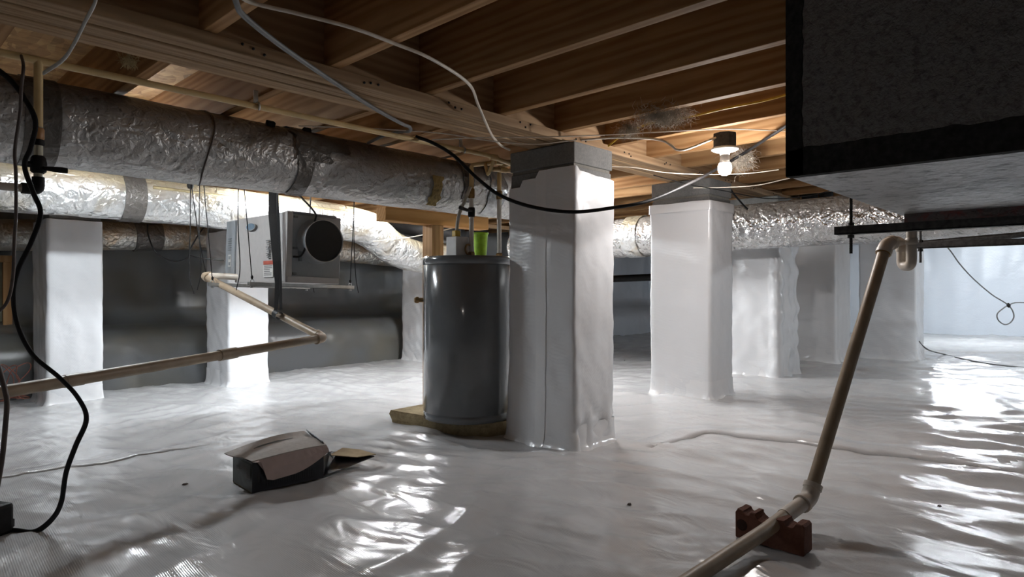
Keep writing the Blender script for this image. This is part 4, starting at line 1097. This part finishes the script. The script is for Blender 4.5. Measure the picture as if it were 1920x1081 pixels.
# lid: bowed, raised at the far right, hanging over the end
lid = []
for i in range(13):
    row = []
    fx = i / 12
    for k in range(7):
        fy = k / 6
        z = BHt + 0.004 + 0.038 * math.sin(fx * math.pi * 0.62) * (0.35 + 0.65 * fy) + 0.004 * math.sin(fy * 6)
        row.append(Q(-0.030 * fy + (RL + 0.012 + 0.03 * fy) * fx - 0.012 * fy * 0, -0.003 + (BW * 1.04) * fy, z))
    lid.append(row)
V = np.array([[tuple(q) for q in r] for r in lid]); V2 = V + np.array([0, 0, 0.003])
lm = MB().grid(V).grid(V2)
R_, C_ = V.shape[:2]
bord = [(i, 0) for i in range(R_)] + [(R_ - 1, k) for k in range(1, C_)] + [(i, C_ - 1) for i in range(R_ - 2, -1, -1)] + [(0, k) for k in range(C_ - 2, 0, -1)]
lm.grid(np.array([[V[i, k] for i, k in bord], [V2[i, k] for i, k in bord]]), smooth_=False, closed=True)
ld = part('lid', lm, CARD_TOP, cx, 'grey brown bowed lid')
sl_ = MB()
for i in range(3, 9):
    fx0, fx1 = i / 12, (i + 1) / 12
slit = [V2[i, 4] + np.array([0, 0, 0.001]) for i in range(3, 10)]; slit2 = [V2[i, 4] * (0.55 if 4 <= i <= 7 else 0.8) + V2[i, 5] * (0.45 if 4 <= i <= 7 else 0.2) + np.array([0, 0, 0.0012]) for i in range(3, 10)]
sl_.grid(np.array([slit, slit2]), smooth_=False)
sub('lid_slot', sl_, plain('slot_dark', (0.06, 0.062, 0.06), 0.7), ld, 'dark torn slot')
# front tuck flap with rounded corners, hanging over the front
hinge = [V[i, 0] for i in range(13)]
fl_t = []
for i in range(13):
    fx = i / 12
    drop = 0.078 * min(1.0, (math.sin(min(1, fx / 0.12) * math.pi / 2) if fx < 0.12 else 1.0)) * (1.0 if fx < 0.45 else max(0.12, 1 - ((fx - 0.45) / 0.55) ** 1.7 * 0.75))
    hp_ = Vector(hinge[i])
    fl_t.append([tuple(hp_), tuple(hp_ - UP * drop * 0.5 - bck * 0.014 + rgt * 0.02 * (1 - fx) * 0.6), tuple(hp_ - UP * drop - bck * 0.020 + rgt * 0.04 * (1 - fx) * 0.6)])
fa = np.array(fl_t)
part('tuck_flap', MB().grid(fa, smooth_=False).grid(fa + np.array(tuple(-bck * 0.003)), smooth_=False), CARD_IN, cx, 'pinkish brown tuck flap')
part('side_flap', MB().sheet([Q(RL, 0.005, BHt + 0.034), Q(RL + 0.01, BW - 0.02, BHt + 0.052), Q(RL + 0.10, BW - 0.01, BHt - 0.035), Q(RL + 0.098, BW - 0.045, BHt - 0.06), Q(RL + 0.06, 0.03, BHt - 0.05), Q(RL + 0.012, 0.01, BHt + 0.0)], 0.003), plain('flap_dark_green', (0.03, 0.034, 0.035), 0.5), cx, 'dark side flap')
_fz = [(RL, 0.0, 0.004), (RL, BW * 0.85, 0.05), (RL + 0.10, BW * 0.75, 0.055), (RL + 0.24, 0.10, 0.012), (RL + 0.245, 0.055, 0.028), (RL + 0.13, 0.02, 0.004)]
part('loose_flap', MB().sheet([Q(RL + 0.002, 0.01, 0.002), Q(RL + 0.255, 0.045, 0.030), Q(RL + 0.19, 0.12, 0.042), Q(RL + 0.12, 0.165, 0.052), Q(RL + 0.002, 0.14, 0.012)], -0.004), CARD_BLACK, cx, 'dark loose flap')
part('kraft_flap', MB().sheet([Q(RL + 0.08, 0.10, 0.052), Q(RL + 0.175, 0.05, 0.036), Q(RL + 0.262, 0.046, 0.034), Q(RL + 0.24, 0.14, 0.040), Q(RL + 0.18, 0.18, 0.050)], 0.003), CARD_KRAFT, cx, 'bare kraft flap')

# ------------------------------------------------------------------ cables and cords
dcable('black_cable', [PZ(780, 256, 1.43), P(812, 268, 2.85), P(850, 291, 2.75), P(895, 334, 2.68), P(940, 367, 2.64), P(1000, 388, 2.62), P(1075, 397, 2.64), P(1150, 389, 2.70), P(1220, 375, 2.80), P(1300, 340, 3.1), P(1345, 316, 3.28), P(1390, 290, 3.3), P(1440, 258, 3.0), P(1490, 226, 2.7)], 0.0075, BLACK, 'thick black cable sagging in front of the tall pier', 'cable', 10)
dcable('white_cable', [P(446, -30, 1.50), PZ(462, 1, ZJ - 0.008), PZ(560, 26, ZJ - 0.008), PZ(660, 52, ZJ - 0.010), PZ(741, 82, ZJ - 0.008), PZ(810, 111, ZJ - 0.012), PZ(878, 156, ZJ - 0.008), P(896, 195, 2.46), P(910, 228, 2.56), P(924, 256, 2.80), P(940, 273, 2.94), P(956, 281, 2.98)], 0.0055, CORD_W, 'white cable stapled under the joists above the tall pier', 'cable', 8)
dcable('grey_cable', [P(436, -30, 1.48), P(444, 8, 1.53), PZ(460, 32, 1.425), PZ(530, 88, 1.425), PZ(620, 150, 1.425), PZ(700, 202, 1.425), PZ(752, 231, 1.425), PZ(768, 238, 1.425), P(767, 246, 2.75), P(745, 247, 2.85), P(715, 256, 3.0), P(690, 268, 3.1)], 0.0075, CORD_G, 'pair of grey cables crossing under the girder', 'cable', 8)
dcable('white_cable', [P(186, -30, 1.35), P(178, 5, 1.40), P(160, 40, 1.45), P(140, 80, 1.55), P(118, 112, 1.65), P(82, 137, 1.80)], 0.0065, plain('pale_grey_cable', (0.50, 0.50, 0.47), 0.5), 'pale flat cable dropping in front of the tan pipe riser', 'cable', 8, flat=0.5)
dcable('flat_black_cable', [P(-30, 118, 1.85), P(8, 140, 1.80), P(40, 175, 1.78), P(66, 225, 1.77), P(58, 275, 1.77), P(46, 310, 1.77), P(62, 360, 1.77), P(76, 400, 1.77), P(58, 455, 1.77), P(34, 505, 1.78), P(25, 555, 1.78), P(34, 612, 1.79), P(62, 665, 1.80), P(112, 708, 1.82), P(146, 745, 1.84), P(162, 785, 1.86), P(142, 835, 1.88), P(124, 885, 1.90), P(115, 940, 1.92), P(98, 972, 1.94), P(66, 996, 1.955), P(30, 994, 1.96), P(-4, 992, 1.97)], 0.0085, BLACK, 'long flat black cord hanging in loops down to the floor', 'cord', 10, flat=0.6)
pb = P(-14, 1004, 1.93); pb.z = hf(pb.x, pb.y)
ad = thing('power_adapter', 'black power adapter on the floor at the end of the flat cord', 'adapter', pb)
Ma = Matrix.Translation(pb) @ Matrix.Rotation(0.5, 4, 'Z')
part('adapter_case', MB().box((-0.045, -0.03, -0.004), (0.045, 0.03, 0.092), Ma, 0.012), BLACK, ad)
part('strain_relief', MB().box((0.04, -0.008, 0.006), (0.062, 0.008, 0.032), Ma, 0.003), DARKSTEEL, ad)
dcable('brown_cable', [PZ(40, 104, ZJ - 0.06), P(44, 125, 1.75), P(40, 165, 1.74), P(38, 210, 1.74), P(28, 280, 1.74), P(30, 330, 1.74), P(30, 400, 1.74), P(27, 450, 1.74), P(24, 520, 1.74), P(12, 568, 1.74), P(-20, 596, 1.74)], 0.0042, DARKCORD, 'thin brown cord hanging straight past the valve riser', 'cord', 8)
dcable('dark_cable', [P(-20, 640, 1.5), P(-2, 690, 1.5), P(9, 730, 1.5), P(13, 755, 1.5), P(10, 800, 1.5), P(4, 860, 1.5), P(-8, 930, 1.5)], 0.0055, DARKCORD, 'short dark cord hanging at the picture edge below the brown pipe', 'cord', 8)
dcable('white_cable', [P(1090, 262, 2.95), P(1150, 258, 2.95), P(1205, 259, 2.95), P(1240, 263, 2.95), P(1258, 272, 2.93), P(1268, 280, 2.93), P(1285, 280, 2.93), P(1310, 271, 2.95), P(1342, 258, 2.98)], 0.0055, CORD_W, 'white cable drooping to the junction box of the bulb', 'cable', 8)
for (pts, lab) in (([P(810, 262, 2.8), P(900, 258, 2.82), P(1040, 256, 2.82), P(1150, 252, 2.88), P(1340, 242, 2.88), P(1440, 244, 2.88), P(1485, 246, 2.88)], 'thin pale wire running above the tall pier towards the bulb'),
                   ([P(560, 236, 2.72), P(700, 241, 2.75), P(830, 250, 2.78), P(905, 262, 2.8), P(1000, 270, 2.8), P(1080, 262, 2.82)], 'thin pale wire sagging under the joists in front of the big duct'),
                   ([P(1142, 312, 3.3), P(1190, 314, 3.3), P(1245, 323, 3.3), P(1320, 327, 3.3), P(1400, 325, 3.3), P(1460, 318, 3.3)], 'white wire crossing above the second pier cap'),
                   ([P(1300, 352, 3.6), P(1360, 351, 3.5), P(1420, 347, 3.5), P(1480, 334, 3.5), P(1540, 322, 3.5)], 'pale wire drooping over the second pier towards the air handler'),
                   ([P(1225, 328, 3.4), P(1290, 345, 3.4), P(1350, 356, 3.6), P(1440, 372, 3.8), P(1520, 366, 3.8), P(1580, 350, 3.8)], 'thin dark wire sagging past the second pier cap')):
    dark = 'dark' in lab
    dcable('thin_wire', pts, 0.0026, BLACK if dark else CORD_W, lab, 'wire', 6)
dcable('white_wire', [P(700, 452, 4.6), P(760, 446, 4.4), P(830, 432, 4.2), P(900, 412, 4.2), P(960, 400, 4.2)], 0.0035, CORD_W, 'white wire strung behind the water pipes above the heater', 'wire', 6)
dcable('yellow_cable', [P(1140, 274, 3.05), P(1165, 255, 3.0), P(1215, 232, 2.9), P(1290, 219, 2.8), P(1360, 203, 2.7), P(1430, 189, 2.6), P(1500, 170, 2.5)], 0.005, CORD_Y, 'yellow cable running along the joist above the bulb', 'cable', 8, flat=0.6)
dcable('dark_wire', [P(1368, 352, 4.2), P(1378, 366, 4.2), P(1392, 382, 4.2), P(1402, 392, 4.2)], 0.006, BLACK, 'short black cable curving onto the foil duct beside the second pier', 'cable', 8)
# hanging wire with a knotted loop by the bright wall, and one on the floor
kn = P(1891, 572, 5.2)
dcable('knotted_wire', [P(1740, 434, 5.2), P(1776, 463, 5.2), P(1800, 495, 5.2), P(1826, 523, 5.2), P(1860, 552, 5.2), kn, P(1901, 590, 5.2), P(1896, 603, 5.2), P(1884, 608, 5.2), P(1872, 600, 5.2), P(1870, 588, 5.2), P(1882, 577, 5.2), kn, P(1905, 567, 5.2), P(1940, 568, 5.2)], 0.005, CORD_G, 'grey wire tied in a loop, hanging before the bright end wall', 'wire', 8)
part('knot', MB().lathe([(0.003, -0.02), (0.014, -0.008), (0.014, 0.008), (0.003, 0.02)], kn, (0.3, 0.2, 1), 10), BLACK, bpy.data.objects['knotted_wire'])
def fw(px, py):
    u = PZ(px, py, 0.09); return Vector((u.x, u.y, hf(u.x, u.y) + 0.006))
dcable('floor_wire', [P(1724, 640, 5.6), P(1740, 655, 5.4), fw(1770, 668), fw(1810, 678), fw(1860, 687), fw(1935, 691)], 0.006, CORD_G, 'grey wire lying on the floor beside the far wrapped pier', 'wire', 8)
# red wire tangle
rt = random.Random(12); cz = P(12, 748, 4.25); tang = []
for k in range(60):
    a = k * 0.62; r = 0.075 + 0.035 * math.sin(k * 1.7)
    tang.append(cz + Vector((r * math.cos(a) * 1.3, r * math.sin(a) * 0.8, max(0.005, 0.09 + 0.14 * math.sin(k * 0.83 + 1)) * (0.3 + 0.7 * (k > 20)))))
dcable('wire_tangle', tang, 0.0035, CORD_R, 'loose tangle of thin red wire on the floor near the wooden vent frame', 'wire', 6, 5)

# tan wood framed vent on the grey wall
va = PY(21, 633, 5.93)
vf = thing('vent_frame', 'wooden framed olive vent panel on the grey wall', 'vent', (va.x - 0.2, 5.93, va.z))
vz0, vz1 = va.z, PY(21, 492, 5.93).z
part('panel', MB().box((va.x - 0.42, 5.92, vz0), (va.x - 0.03, 5.935, vz1)), PLY_OLIVE, vf)
part('frame_stile', MB().box((va.x - 0.055, 5.88, vz0 + 0.03), (va.x, 5.93, vz1), bev=0.003), WOOD_POST, vf)
part('frame_stile', MB().box((va.x - 0.45, 5.88, vz0 + 0.03), (va.x - 0.40, 5.93, vz1), bev=0.003), WOOD_POST, vf)
part('frame_rail', MB().box((va.x - 0.45, 5.86, vz0 - 0.01), (va.x + 0.01, 5.93, vz0 + 0.03), bev=0.003), WOOD_POST, vf)
part('frame_rail', MB().box((va.x - 0.45, 5.88, vz1), (va.x, 5.93, vz1 + 0.05), bev=0.003), WOOD_POST, vf)

# ------------------------------------------------------------------ fibreglass tufts, debris
def tuft(c, n, spread, seed, mat_, label, L=0.05, r=0.0007):
    rg = random.Random(seed); m = MB(); c = Vector(c)
    for _ in range(n):
        p = c + Vector((rg.gauss(0, spread[0]), rg.gauss(0, spread[1]), rg.gauss(0, spread[2])))
        d = Vector((rg.uniform(-1, 1), rg.uniform(-1, 1), rg.uniform(-1, 0.6))).normalized(); q = [p]
        for _k in range(3):
            d = (d + Vector((rg.uniform(-.8, .8), rg.uniform(-.8, .8), rg.uniform(-.8, .5)))).normalized(); q.append(q[-1] + d * L / 3)
        m.tube(q, [r, r, r, r * 0.4], 3, False)
    return solo('insulation_tuft', m, mat_, label, 'insulation', 'loose insulation tufts')
tuft(PZ(1245, 214, ZJ + 0.004), 1100, (0.05, 0.05, 0.012), 1, TUFT, 'wide tuft of loose fibreglass hanging from the joist near the yellow cable')
tuft(PZ(1180, 240, ZJ + 0.004), 350, (0.02, 0.025, 0.012), 2, TUFT, 'small tuft of loose fibreglass by the bent yellow cable')
tuft(P(1390, 298, 3.35), 600, (0.025, 0.03, 0.022), 3, TUFT, 'tuft of loose fibreglass just behind the bulb')
tuft(PZ(241, 114, ZJ - 0.01), 160, (0.008, 0.008, 0.005), 4, TUFT_Y, 'yellowish insulation tuft beside the girder above the tan water pipe', 0.028)
dk = random.Random(6)
for (px, py, lab) in ((1180, 946, 'dark flat chip of debris on the floor in front of the tall pier'), (347, 907, 'tiny dark crumb of debris on the liner near the cardboard box'), (1762, 949, 'small dark speck of debris on the shiny floor beyond the brick'), (1171, 671, 'small dark chip of debris on the far floor between the two nearest piers')):
    q = PZ(px, py, 0.0 if py > 700 else 0.06); zc_ = hf(q.x, q.y)
    m = MB(); n = 9; ring = [(q.x + 0.012 * math.cos(a) * dk.uniform(.6, 1.2), q.y + 0.007 * math.sin(a) * dk.uniform(.6, 1.2), zc_ + 0.002) for a in np.linspace(0, 2 * math.pi, n, endpoint=False)]
    up_ = [(x * 0.6 + q.x * 0.4, y * 0.6 + q.y * 0.4, z + 0.005) for x, y, z in ring]
    m.grid(np.array([ring, up_]), smooth_=False, closed=True).add(up_, [tuple(range(n))]).add(ring, [tuple(range(n))[::-1]])
    solo('debris_chip', m, DARKCORD, lab, 'debris', 'bits of debris on the liner')
